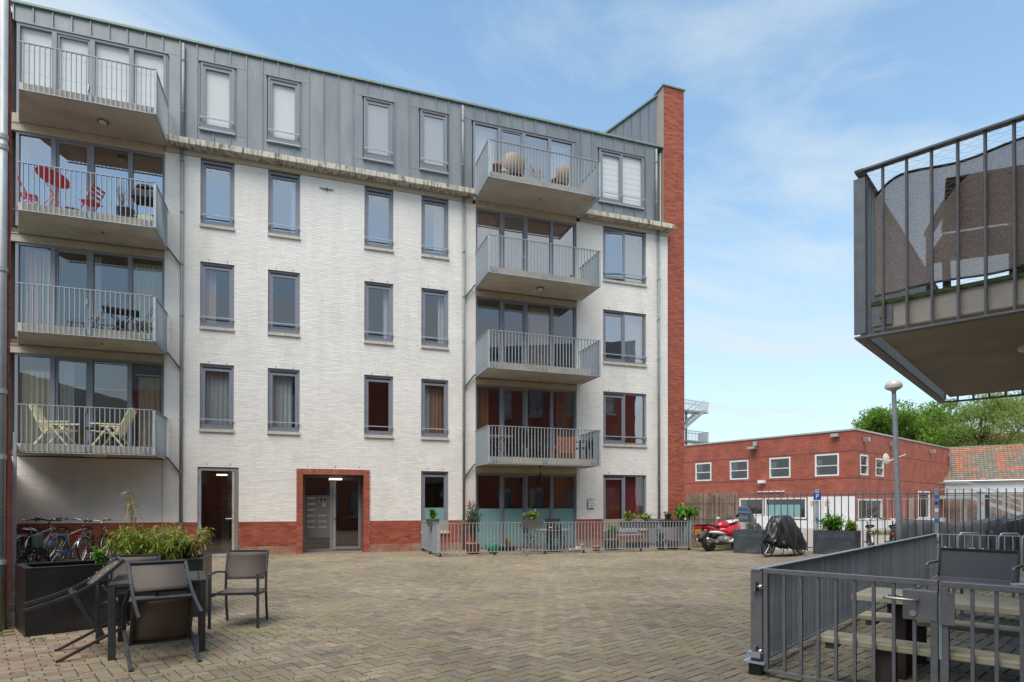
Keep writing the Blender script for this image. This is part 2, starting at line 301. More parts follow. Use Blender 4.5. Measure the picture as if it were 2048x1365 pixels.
M_LORANGE = leafmat('orange_leaf', [(0.40, 0.13, 0.02), (0.5, 0.2, 0.04), (0.3, 0.1, 0.03)])
M_GRASS = leafmat('grass_blade', [(0.07, 0.14, 0.015), (0.11, 0.18, 0.02), (0.09, 0.15, 0.02)])
M_BARK = pm('bark', (0.10, 0.075, 0.055), 0.9, var=0.25, scale=9, bump=0.6, bscale=25)
M_TILE = pm('roof_tile', (0.2, 0.18, 0.14), 0.8, var=0.15, scale=5, rndcols=[(0.15, 0.14, 0.10), (0.21, 0.19, 0.145), (0.17, 0.16, 0.115), (0.23, 0.215, 0.17)])
M_TILER = pm('red_roof_tile', (0.45, 0.14, 0.075), 0.8, var=0.15, scale=5, rndcols=[(0.30, 0.115, 0.07), (0.40, 0.17, 0.10), (0.34, 0.13, 0.075), (0.38, 0.20, 0.13)])
M_SIGNB = pm('blue_sign', (0.012, 0.07, 0.36), 0.4, var=0.05)
M_WINDARK = glass_mat('dark_glass', (0.25, 0.30, 0.30), 2.0)
def brickmat(name, c1, c2, mortar, sc=1.0):
    m = bpy.data.materials.new(name); m.use_nodes = True; n = m.node_tree; L = n.links.new; p = n.nodes['Principled BSDF']; p.inputs['Roughness'].default_value = 0.85
    t = n.nodes.new('ShaderNodeTexCoord'); s = n.nodes.new('ShaderNodeSeparateXYZ'); a = n.nodes.new('ShaderNodeMath'); a.operation = 'ADD'; c = n.nodes.new('ShaderNodeCombineXYZ'); b = n.nodes.new('ShaderNodeTexBrick')
    L(t.outputs['Object'], s.inputs[0]); L(s.outputs[0], a.inputs[0]); L(s.outputs[1], a.inputs[1]); L(a.outputs[0], c.inputs[0]); L(s.outputs[2], c.inputs[1]); L(c.outputs[0], b.inputs['Vector'])
    b.inputs['Scale'].default_value = 1; b.inputs['Brick Width'].default_value = 0.22 * sc; b.inputs['Row Height'].default_value = 0.062 * sc; b.inputs['Mortar Size'].default_value = 0.006 * sc
    b.inputs['Color1'].default_value = (*c1, 1); b.inputs['Color2'].default_value = (*c2, 1); b.inputs['Mortar'].default_value = (*mortar, 1)
    nz = n.nodes.new('ShaderNodeTexNoise'); nz.inputs['Scale'].default_value = 1.3; nz.inputs['Detail'].default_value = 6; L(t.outputs['Object'], nz.inputs['Vector'])
    mr = n.nodes.new('ShaderNodeMapRange'); mr.inputs[1].default_value = 0.3; mr.inputs[2].default_value = 0.7; mr.inputs[3].default_value = 0.8; mr.inputs[4].default_value = 1.2; L(nz.outputs['Fac'], mr.inputs[0])
    mm = n.nodes.new('ShaderNodeVectorMath'); mm.operation = 'SCALE'; L(b.outputs[0], mm.inputs[0]); L(mr.outputs[0], mm.inputs['Scale']); L(mm.outputs[0], p.inputs['Base Color'])
    MATS[name] = m; return m
M_BRICKFAR = brickmat('far_red_brick', (0.37, 0.068, 0.036), (0.22, 0.042, 0.028), (0.34, 0.19, 0.14))
M_BRICKMIX = brickmat('mixed_brown_brick', (0.30, 0.20, 0.15), (0.15, 0.10, 0.085), (0.40, 0.34, 0.28))
# ------------------------------------------------------------------ ground and paving
D = 18.948                                     # distance of the white facade
YAW = radians(19.05)
def screen(x, y, z):                            # rough visibility test used only to skip paving nobody could see
    la = x * cos(YAW) - y * sin(YAW); de = x * sin(YAW) + y * cos(YAW)
    return (1024 + 1205 * la / max(de, .01), 1012 - 1205 * (z - CAM_H) / max(de, .01), de)
g = MB(); g.quad((-900, -900, -.06), (900, -900, -.06), (900, 900, -.06), (-900, 900, -.06)); ground = g.build('ground', M_EARTH); tag(ground, 'bare earth under and beyond the courtyard', 'ground', kind='structure')
g = MB(); g.quad((-12, -12, -.009), (18.4, -12, -.009), (18.4, 30, -.009), (-12, 30, -.009)); paving = g.build('courtyard_paving', M_JOINT); tag(paving, 'brown grey paved courtyard with mossy joints', 'paving', kind='structure')
g = MB()
g.prism([(13.9, 16.0), (19.2, 9.9), (26, -8), (70, 6), (80, 60), (13.9, 60)], -.05, -.004); street = g.build('street', M_STREET); tag(street, 'pale street and yard beyond the tall bar fence', 'street', kind='structure')
PA = radians(22.5)
def p2w(u, v): return (u * cos(PA) - v * sin(PA), u * sin(PA) + v * cos(PA))
def paver_geo(m, u0, v0, u1, v1, rot, jz, tilt=(0, 0)):
    j = .0052; ch = .004; z = jz
    ps = [(u0 + j, v0 + j), (u1 - j, v0 + j), (u1 - j, v1 - j), (u0 + j, v1 - j)]
    pi_ = [(u0 + j + ch, v0 + j + ch), (u1 - j - ch, v0 + j + ch), (u1 - j - ch, v1 - j - ch), (u0 + j + ch, v1 - j - ch)]
    uc, vc = (u0 + u1) / 2, (v0 + v1) / 2; n = len(m.v)
    f = lambda q, zz: (*rot(*q), zz + tilt[0] * (q[0] - uc) + tilt[1] * (q[1] - vc))
    m.v += [f(q, -.02) for q in ps] + [f(q, z - .003) for q in ps] + [f(q, z) for q in pi_]
    for i in range(4):
        k = (i + 1) % 4; m.f.append((n + i, n + k, n + 4 + k, n + 4 + i)); m.f.append((n + 4 + i, n + 4 + k, n + 8 + k, n + 8 + i))
    m.f.append((n + 8, n + 9, n + 10, n + 11))
def lwall_x(y): return -3.25 - (y - 8.5) * 0.3684
def in_court(x, y):
    if y > D - .72: return False
    if x < lwall_x(y) + .02 and y > 8.0: return False
    if x < -4.6 and y <= 8.0: return False
    if y < -.45 + .5294 * x * .98: return False
    if (x - 13.75) * 5.3 + (y - 16.1) * 4.6 > 0: return False
    if x > 13.2 and y > 16.1: return False
    px, py, de = screen(x, y, 0)
    return de > 3.2 and -170 < px < 2230 and py < 1640
pav = []; UW = .106
for i in range(-40, 270):
    for k in range(-80, 220):
        m_ = (i - k) % 4
        u0, v0 = i * UW, k * UW
        strip = u0 < -.2 and False
        if m_ == 0: b = (u0, v0, u0 + 2 * UW, v0 + UW)
        elif m_ == 3: b = (u0, v0, u0 + UW, v0 + 2 * UW)
        else: continue
        c = p2w((b[0] + b[2]) / 2, (b[1] + b[3]) / 2)
        if not in_court(*c): continue
        if c[0] < lwall_x(max(c[1], 7.9)) + 1.15: continue
        pav.append((b, c, 0))
for k in range(-60, 200):                        # running bond strip along the brick wall on the left
    for i in range(-40, 40):
        u0 = (i + (.5 if k % 2 else 0)) * 2 * UW; v0 = k * UW
        c = p2w(u0 + UW, v0 + UW / 2)
        if in_court(*c) and lwall_x(max(c[1], 7.9)) - (1.6 if c[1] < 8 else .1) <= c[0] < lwall_x(max(c[1], 7.9)) + 1.2: pav.append(((u0, v0, u0 + 2 * UW, v0 + UW), c, 1))
def pscore(c):
    px, py, de = screen(c[0], c[1], 0)
    if not (20 < px < 2030 and py < 1356): return 1e9
    return de
pav.sort(key=lambda q: pscore(q[1]))
rs = random.Random(5)
st0, st1 = MB(), MB()
for n_, (b, c, kd) in enumerate(pav):
    jz = rs.uniform(-.002, .002); tl = (rs.uniform(-.012, .012), rs.uniform(-.012, .012))
    if n_ < 300 and pscore(c) < 1e8:
        m = MB(); rr = lambda u, v: (p2w(u, v)[0] - c[0], p2w(u, v)[1] - c[1]); paver_geo(m, *b, rr, jz, tl)
        m.build('paver', M_PAVERR if kd else M_PAVER, paving, loc=(c[0], c[1], 0))
    else: paver_geo(st1 if kd else st0, *b, p2w, jz, tl)
st0.build('paver_field', M_PAVER, paving, kind='stuff'); st1.build('paver_strip', M_PAVERR, paving, kind='stuff')
st2 = MB(); ident = lambda u, v: (u, v)
for k in range(7):
    for i in range(-38, 75):
        x0 = (i + (.5 if k % 2 else 0)) * .2125; y0 = D - .72 + k * .103
        if x0 > lwall_x(D): paver_geo(st2, x0, y0, x0 + .2125, y0 + .103, ident, rs.uniform(-.002, .002))
st2.build('paver_border', M_PAVERR, paving, kind='stuff')

# ------------------------------------------------------------------ masonry
def wall_base(m, x0, x1, z0, z1, ops, reveal=.13):
    xs = sorted({x0, x1, *[min(max(o[i], x0), x1) for o in ops for i in (0, 1)]}); zs = sorted({z0, z1, *[min(max(o[i], z0), z1) for o in ops for i in (2, 3)]})
    for a, b in zip(xs, xs[1:]):
        for c, d in zip(zs, zs[1:]):
            if any(o[0] < (a + b) / 2 < o[1] and o[2] < (c + d) / 2 < o[3] for o in ops): continue
            m.quad((a, 0, c), (b, 0, c), (b, 0, d), (a, 0, d))
    for a, b, c, d in ops:
        r = reveal
        m.quad((a, 0, c), (a, 0, d), (a, r, d), (a, r, c)); m.quad((b, 0, d), (b, 0, c), (b, r, c), (b, r, d)); m.quad((a, 0, d), (b, 0, d), (b, r, d), (a, r, d)); m.quad((b, 0, c), (a, 0, c), (a, r, c), (b, r, c))
def bricks(m, x0, x1, z0, z1, ops=(), ch=.06, ln=.22, jt=.007, proud=.005, jit=.0017, seed=1, y=0, phase=0):
    r = random.Random(seed); n = int(round((z1 - z0) / ch))
    for i in range(n):
        a, b = z0 + i * ch + jt / 2, z0 + (i + 1) * ch - jt / 2; zc = (a + b) / 2
        iv = [(x0, x1)]
        for o in ops:
            if o[2] - .02 < zc < o[3] + .0:
                nv = []
                for p, q in iv:
                    if o[1] <= p or o[0] >= q: nv.append((p, q)); continue
                    if o[0] > p: nv.append((p, o[0]))
                    if o[1] < q: nv.append((o[1], q))
                iv = nv
        off = ((i + phase) % 2) * ln / 2 + r.uniform(-.006, .006)
        for p, q in iv:
            k = math.floor((p - off) / ln)
            while True:
                s, e = k * ln + off + jt / 2, (k + 1) * ln + off - jt / 2; k += 1
                if s > q: break
                s, e = max(s, p), min(e, q)
                if e - s < .02: continue
                d = -proud - r.uniform(-jit, jit); t = r.uniform(-.0017, .0017); dz = r.uniform(-.001, .001); nn = len(m.v)
                m.v += [(s, y, a), (e, y, a), (e, y, b), (s, y, b), (s, y + d - t, a + dz), (e, y + d - t, a - dz), (e, y + d + t, b - dz), (s, y + d + t, b + dz)]
                m.f += [(nn + 4, nn + 5, nn + 6, nn + 7), (nn, nn + 1, nn + 5, nn + 4), (nn + 1, nn + 2, nn + 6, nn + 5), (nn + 2, nn + 3, nn + 7, nn + 6), (nn + 3, nn, nn + 4, nn + 7)]

# ------------------------------------------------------------------ the white apartment building
AB = empty('apartment_building', (0, D, 0), 0, 'white painted brick apartment block with grey zinc top floor and balconies', 'building')
NX = [(-2.79, -1.91), (-1.01, -.13), (1.74, 2.62), (3.50, 4.38)]; WX = (9.93, 11.67); BL = (-7.3, -3.68); BR = (5.29, 8.91)
ops = []
for k in (1, 2, 3):
    z0, z1 = .70 + 2.9 * k, 2.55 + 2.9 * k
    ops += [(a, b, z0, z1 + (.25 if k == 3 else 0)) for a, b in NX + [WX]]
    ops += [(BL[0], BL[1], 2.9 * k - .2, 2.9 * k + 2.7), (BR[0], BR[1], 2.9 * k - .2, 2.9 * k + 2.7)]
ops += [(NX[3][0], NX[3][1], .62, 2.53), (WX[0], WX[1], .62, 2.53), (BR[0], BR[1], 0, 2.72)]
DOOR = (-2.84, -1.78, 0, 2.52); PORCH = (-.20, 1.90, 0, 2.53)
ops += [DOOR, PORCH]
XL, XR, ZW = -7.3, 12.57, 11.28
m = MB(); wall_base(m, XL, XR, 0, ZW, ops); m.build('wall', M_WHITEJ, AB)
m = MB(); bricks(m, XL, XR, .96, ZW - .0, ops, seed=3); m.build('white_brickwork', M_WHITE, AB, kind='stuff')
m = MB(); bricks(m, XL, XR, .24, .96, ops, seed=4, proud=.010, phase=0); m.build('red_brick_plinth', M_RED, AB, kind='stuff')
m = MB(); bricks(m, XL, XR, 0, .24, ops, seed=5, proud=.010); m.build('red_brick_foot', M_REDOLD, AB, kind='stuff')
m = MB()
for a, b in ((XL, DOOR[0]), (DOOR[1], PORCH[0]), (PORCH[1], BR[0]), (BR[1], XR)): MB().box(a, -.0035, 0, b, .0, .955).build('plinth_mortar', M_REDJ, AB)
# wall ties of the painted wall: little weep slots above every opening
slot = MB().box(-.006, -.013, 0, .006, .0, .055).mesh('weep_hole')
for k in (0, 1, 2, 3):
    for a, b in NX + [WX]:
        if k == 0 and a < 3: continue
        for q in (a + .22, b - .18): inst('weep_hole', slot, M_DARK, AB, (q, 0, 2.57 + 2.9 * k if k < 3 else 11.0))
for q in (-2.6, -2.0, .1, .9, 1.6): inst('weep_hole', slot, M_DARK, AB, (q, 0, 2.57))
# interior shell
m = MB()
for k in range(5): m.box(XL, .14, 2.9 * k - .16 if k else -.05, 12.4, 5.2, 2.9 * k - .01 if k else .0)
m.build('floor_slab', M_ROOMF, AB)
m = MB()
m.quad((XL, 5.0, -.05), (12.4, 5.0, -.05), (12.4, 5.0, 14.4), (XL, 5.0, 14.4))
for x in (XL - .02, -3.45, 3.05, 4.93, 9.4, 12.38): m.box(x - .03, .15, 0, x + .03, 5.0, 14.4)
m.build('interior_wall', M_ROOM, AB)
m = MB(); m.box(XL - .3, .35, 14.35, 12.5, 9, 14.48); m.box(XL - .3, 5.3, 0, 12.5, 5.5, 14.4); m.build('roof', M_ZINC, AB)
# curtains and blinds
def curtain(mat, parent, x0, x1, z0, z1, y, waves=7, amp=.035, name='curtain', pinch=0):
    c = MB(); N = max(8, waves * 8); rows = 10; rr = random.Random(int((x0 + z0) * 97)); ph = rr.uniform(0, 6)
    for j in range(rows + 1):
        t = j / rows; z = z0 + (z1 - z0) * t
        for i in range(N + 1):
            s = i / N; xx = x0 + (x1 - x0) * (s + pinch * sin(pi * t) * (.5 - s))
            c.v.append((xx, y + amp * sin(s * waves * 2 * pi + ph + .35 * sin(3 * t + s * 5)) * (.6 + .5 * (1 - t)), z))
    for j in range(rows):
        for i in range(N): q = j * (N + 1) + i; c.f.append((q, q + 1, q + N + 2, q + N + 1))
    return c.build(name, mat, parent, smooth=True)
def blind(mat, parent, x0, x1, z0, z1, y, fold=.19):
    c = MB(); n = max(1, int((z1 - z0) / fold))
    for i in range(n):
        a, b = z0 + (z1 - z0) * i / n, z0 + (z1 - z0) * (i + 1) / n; c.quad((x0, y - .004, a), (x1, y - .004, a), (x1, y, b), (x0, y, b))
    return c.build('blind', mat, parent)
def frame_mb(m, x0, x1, z0, z1, y0, y1, t, tb=None):
    tb = tb or t
    m.box(x0, y0, z0, x0 + t, y1, z1); m.box(x1 - t, y0, z0, x1, y1, z1); m.box(x0 + t, y0, z1 - t, x1 - t, y1, z1); m.box(x0 + t, y0, z0, x1 - t, y1, z0 + tb)
def pane(parent, x0, x1, z0, z1, y, mat=None, name='pane'):
    return MB().quad((x0, y, z0), (x1, y, z0), (x1, y, z1), (x0, y, z1)).build(name, mat or M_GLASS, parent)
def window(x0, x1, z0, z1, y=.05, lights=1, rail=True, sill=True, glass=None, opened=0, top=False, curt=None, film=None):
    fm = MB(); frame_mb(fm, x0, x1, z0, z1, y, y + .08, .065, .07); wn_ = fm.build('window', M_FRAME, AB)
    w_ = (x1 - x0) / lights
    for i in range(lights):
        a, b = x0 + i * w_ + (.065 if i == 0 else .03), x0 + (i + 1) * w_ - (.065 if i == lights - 1 else .03)
        if i: wm_ = MB().box(a - .06, y - .004, z0 + .07, a, y + .076, z1 - .065).build('mullion', M_FRAME, wn_)
        if lights == 2 and i == 1:
            pane(wn_, a, b, z0 + .07, z1 - .065, y + .05, glass)
        else:
            sm = MB(); frame_mb(sm, 0, b - a, z0 + .072, z1 - .067 - (.05 if not top else .0), -.022, .03, .065, .075)
            so = sm.build('sash', M_FRAME, wn_, loc=(a, y + .03, 0), rz=0)
            if opened: so.rotation_euler = (0, 0, radians(opened))
            po = pane(wn_, .06, b - a - .06, z0 + .14, z1 - .18, 0, glass); po.location = (a, y + .035, 0)
            if opened: po.rotation_euler = (0, 0, radians(opened))
            if not top: MB().box(a, y + .005, z1 - .117, b, y + .05, z1 - .066).build('vent_strip', M_DARK, wn_)
    if rail:
        r = MB().bar((x0 + .0, y - .10, z0 + .27), (x1 - .0, y - .10, z0 + .27), .022, .03)
        for q in ([x0 + .03, x1 - .03] + ([(x0 + x1) / 2] if lights == 2 else [])): r.box(q - .012, y - .10, z0 + .22, q + .012, y + .0, z0 + .255)
        r.build('safety_rail', M_STEEL, wn_)
    if sill:
        MB().box(x0 - .012, -.06, z0 - .085, x1 + .012, y + .09, z0 - .004).build('sill', M_SILL, wn_, bevel=.006)
    if film:
        MB().quad((x0 + .07, y + .026, z0 + .07), (x1 - .07, y + .026, z0 + .07), (x1 - .07, y + .026, film), (x0 + .07, y + .026, film)).build('frosted_film', M_FILM, wn_)
    for c in (curt or []):
        kind, mat, f0, f1 = c[:4]; za, zb = z0 + .05, z1 - .04
        if len(c) > 4: za = z0 + (z1 - z0) * c[4]
        xx0, xx1 = x0 + .05 + (x1 - x0 - .1) * f0, x0 + .05 + (x1 - x0 - .1) * f1
        if kind == 'c': curtain(mat, wn_, xx0, xx1, za, zb, y + .22, max(2, int((xx1 - xx0) * 9)), .03)
        else: blind(mat, wn_, xx0, xx1, za, zb, y + .085, c[5] if len(c) > 5 else .19)
    return wn_
CU = {(1, 0): [('c', M_SHEER, .02, .98)], (1, 1): [('c', M_SHEER, 0, .8)], (1, 2): [('c', M_CBROWN, 0, .16)], (1, 3): [('c', M_SHEER, .05, .32), ('c', M_CBROWN, .33, .95)],
      (2, 0): [('c', M_CPINK, 0, .42)], (2, 1): [], (2, 2): [('c', M_SHEER, .7, 1)], (2, 3): [('c', M_SHEER, .7, 1.0)],
      (3, 0): [('b', M_DARK, 0, 1, .86)], (3, 1): [('c', M_SHEER, .72, 1)], (3, 2): [('b', M_GREYPL, 0, 1, .88)], (3, 3): [('c', M_SHEER, .5, 1)]}
for k in (1, 2, 3):
    for i, (a, b) in enumerate(NX):
        window(a, b, .70 + 2.9 * k, 2.55 + 2.9 * k, opened=0, curt=CU[(k, i)], glass=M_GLASSHI if k == 3 else None)
    window(*WX, .70 + 2.9 * k, 2.55 + 2.9 * k, lights=2, opened=(-9 if k == 3 else 0), curt=[('c', M_SHEER, .5, 1)] if k > 1 else [], glass=M_GLASSHI if k > 0 else None)
window(NX[3][0], NX[3][1], .62, 2.53, rail=False, film=1.36)
window(*WX, .62, 2.53, lights=2, rail=False, curt=[('c', M_CRED, 0, .46), ('c', M_CRED, .52, .98)])
def bigwin(x0, x1, z0, z1, y=.06, curt=(), glass=None, film=None, split=(.25, .5, .75)):
    fm = MB(); frame_mb(fm, x0, x1, z0, z1, y, y + .09, .07, .06); bw = fm.build('glazed_front', M_FRAME, AB)
    xs = [x0] + [x0 + (x1 - x0) * s for s in split] + [x1]
    for q in xs[1:-1]: MB().box(q - .055, y - .012, z0 + .06, q + .055, y + .086, z1 - .07).build('mullion', M_FRAME, bw)
    for i in range(4):
        a = xs[i] + (.07 if i == 0 else .055); b = xs[i + 1] - (.07 if i == 3 else .055); pane(bw, a, b, z0 + .06, z1 - .07, y + .05, glass)
        if i in (1,):
            dm = MB(); frame_mb(dm, a, b, z0 + .06, z1 - .072, y + .022, y + .062, .055, .08); dm.build('door_leaf', M_FRAME, bw)
            MB().box(b - .045, y - .03, z0 + 1.0, b - .02, y + .02, z0 + 1.14).build('door_handle', M_ALU, bw)
        if film: MB().quad((a, y + .032, z0 + .062), (b, y + .032, z0 + .062), (b, y + .032, film), (a, y + .032, film)).build('frosted_film', M_FILM, bw)
    for kind, mat, f0, f1, za, zb in curt:
        a, b = x0 + (x1 - x0) * f0, x0 + (x1 - x0) * f1; za, zb = z0 + (z1 - z0) * za, z0 + (z1 - z0) * zb
        if kind == 'c': curtain(mat, bw, a, b, za, zb, y + .25, max(3, int((b - a) * 8)), .04)
        elif kind == 'r': MB().tube([(a, y + .2, za), (b, y + .2, za)], .012, 6).build('curtain_rail', M_CREAM, bw)
        else: blind(mat, bw, a, b, za, zb, y + .1, .5)
    return bw
bl0, bl1 = -7.12, -3.68
LC = {1: [('c', M_CBEIGE, .02, .24, .02, .84), ('c', M_CBEIGE, .80, .98, .02, .84), ('c', M_SHEER, .27, .36, .02, .97), ('r', None, .27, .74, .68, .7), ('r', None, .78, .99, .86, .9)], 2: [('c', M_CPINK, .04, .14, .02, .97), ('c', M_CBEIGE, .14, .25, .02, .97), ('c', M_SHEER, .44, .54, .02, .97), ('c', M_CBEIGE, .74, .99, .02, .95)], 3: [('c', M_CBEIGE, .0, .06, .02, .97)]}
for k in (1, 2, 3): bigwin(bl0, bl1, 2.9 * k + .03, 2.9 * k + 2.51, curt=LC[k], split=(.24, .49, .755), glass=M_GLASSHI if k == 3 else None)
RC = {0: [('c', M_CBROWN, .80, .98, .02, .97)], 1: [('c', M_CBROWN, .03, .15, .02, .97), ('c', M_CBROWN, .82, .98, .02, .97)], 2: [('c', M_CPINK, .55, .78, .02, .97)], 3: [('c', M_CPINK, .02, .22, .02, .97), ('c', M_CPINK, .79, .93, .02, .97)]}
for k in (1, 2, 3): bigwin(BR[0], BR[1], 2.9 * k + .03, 2.9 * k + 2.51, curt=RC[k], split=(.25, .49, .75), glass=M_GLASSHI if k == 3 else None)
bigwin(BR[0], BR[1], .03, 2.5, curt=RC[0], split=(.25, .49, .75), film=1.33)
for (a, b), ks in ((BL, (1, 2, 3)), (BR, (0, 1, 2, 3))):
    for k in ks: MB().box(max(a, -7.28) + .003, .02, 2.9 * k + 2.505, b - .003, .13, 2.9 * k + 2.73).build('lintel', M_LINT, AB)
# cornice
for a, b in ((-3.66, 5.2), (9.04, 12.62)):
    MB().box(a, -.38, 11.42, b, .16, 11.585).build('cornice', M_CORN, AB, bevel=.012)
    MB().box(a + .01, -.05, 11.284, b - .03, .1, 11.418).build('cornice_band', M_SOFF, AB)
for a, b, k in ((-7.2, -3.66, 0), (5.2, 9.04, 0)): MB().box(a, .03, 11.2 + .24, b, .15, 11.66).build('lintel', M_LINT, AB)
# zinc top storey
ZY = .12; ZT = 14.56
op4 = [(a - .02, b - .02, 12.17, 14.08) for a, b in NX] + [(9.83, 11.61, 12.2, 14.06), (5.22, 8.84, 11.6, 14.06), (-7.3, -3.67, 11.6, 14.07)]
seams = [-7.20 + .43 * i for i in range(46)]
def zpanel(x0, x1, z0, z1):
    if x1 - x0 < .03 or z1 - z0 < .05: return
    p = MB(); p.box(x0 + .004, ZY, z0 + .004, x1 - .004, ZY + .02, z1 - .004); p.box(x0 - .014, ZY - .036, z0 + .004, x0 + .012, ZY + .002, z1 - .004)
    p.build('zinc_panel', M_ZINC, zinc)
zinc = MB().box(-7.25, ZY + .025, 11.5, -7.2, ZY + .03, 11.55).build('zinc_cladding', M_ZINC, AB)
for a, b in zip(seams, seams[1:]):
    if a > 12.4: break
    b = min(b, 12.43); hit = [o for o in op4 if o[0] < b - .02 and o[1] > a + .02]
    if not hit: zpanel(a, b, 11.58, ZT)
    else:
        o = hit[0]; zpanel(a, b, 14.12, ZT)
        if o[2] > 11.9: zpanel(a, b, 11.58, 12.14)
        if o[0] - a > .05: zpanel(a, o[0] - .02, 11.58 if o[2] < 11.9 else 12.14, 14.12)
        if b - o[1] > .05: zpanel(o[1] + .02, b, 11.58 if o[2] < 11.9 else 12.14, 14.12)
MB().box(-7.3, ZY - .07, 14.56, 12.46, ZY + .4, 14.635).build('roof_edge_trim', M_ZINCTRIM, AB, bevel=.008)
for i, (a, b, c, d) in enumerate(op4[:4]):
    ww = window(a, b, c, d, y=ZY - .05, sill=False, top=False, curt=[('b', M_BLIND, 0, 1, .0, 9)] if i < 2 else [('b', M_SHEER, 0, 1, .0, 9)], glass=M_GLASSHI if i > 1 else M_GLASSLO)
    MB().box(a - .05, ZY - .075, d, b + .05, ZY + .01, d + .035).build('head_flashing', M_ZINC, ww); MB().box(a - .03, ZY - .09, c - .04, b + .03, ZY + .01, c - .003).build('sill', M_STEEL, ww)
ww = window(*op4[4], y=ZY - .05, lights=2, sill=False, curt=[('b', M_BLIND, 0, 1)], glass=M_GLASSLO)
MB().box(9.78, ZY - .075, 14.06, 11.66, ZY + .01, 14.095).build('head_flashing', M_ZINC, ww); MB().box(9.8, ZY - .09, 12.16, 11.64, ZY + .01, 12.197).build('sill', M_STEEL, ww)
bw = bigwin(5.22, 8.84, 11.63, 14.06, y=ZY - .05, curt=[('c', M_BLIND, .02, .22, .02, .97), ('c', M_BLIND, .78, .98, .02, .97)], glass=M_GLASSHI, split=(.25, .49, .75)); MB().box(5.17, ZY - .075, 14.06, 8.89, ZY + .01, 14.095).build('head_flashing', M_ZINC, bw)
bw = bigwin(-7.12, -3.67, 11.63, 14.07, y=ZY - .05, curt=[('b', M_BLIND, .0, 1, .02, .98)], glass=M_GLASSLO, split=(.24, .49, .755)); MB().box(-7.12, ZY - .075, 14.07, -3.62, ZY + .01, 14.105).build('head_flashing', M_ZINC, bw)
# brick gable pier and the zinc sided parapet that runs back from it
m = MB(); m.box(12.45, .05, 0, 13.32, .6, 16.84); m.build('gable_pier', M_REDJ, AB)
m = MB(); bricks(m, 12.45, 13.32, .0, 16.84, (), seed=8, y=.05, proud=.004); m.build('gable_brickwork', M_RED, AB, kind='stuff')
MB().box(12.40, .0, 16.842, 13.37, .65, 16.90).build('gable_coping', M_ZINCTRIM, AB, bevel=.008)
pd = Vector((-.27, .963, 0)); pn = Vector((-.963, -.27, 0))
q0 = Vector((12.47, .45, 0)); par = MB(); e0 = q0 + pd * 9
par.prism([(q0.x, q0.y), (q0.x + .5, q0.y + .16), (e0.x + .5, e0.y), (e0.x, e0.y)], 14.2, 16.72); par = par.build('gable_parapet', M_ZINC, AB)
for i in range(20):
    a = q0 + pd * (.45 * i); MB().bar((a.x - .012, a.y, 14.4), (a.x - .012, a.y, 16.74), .02, .028, up=(0, 1, 0)).build('seam', M_ZINC, par)
MB().prism([(q0.x - .07, q0.y), (q0.x + .5, q0.y), (e0.x + .5, e0.y), (e0.x - .07, e0.y)], 16.72, 16.79).build('parapet_coping', M_ZINCTRIM, AB)
MB().box(13.0, .6, 0, 13.32, 6, 14.4).build('end_wall', M_BRICKFAR, AB)
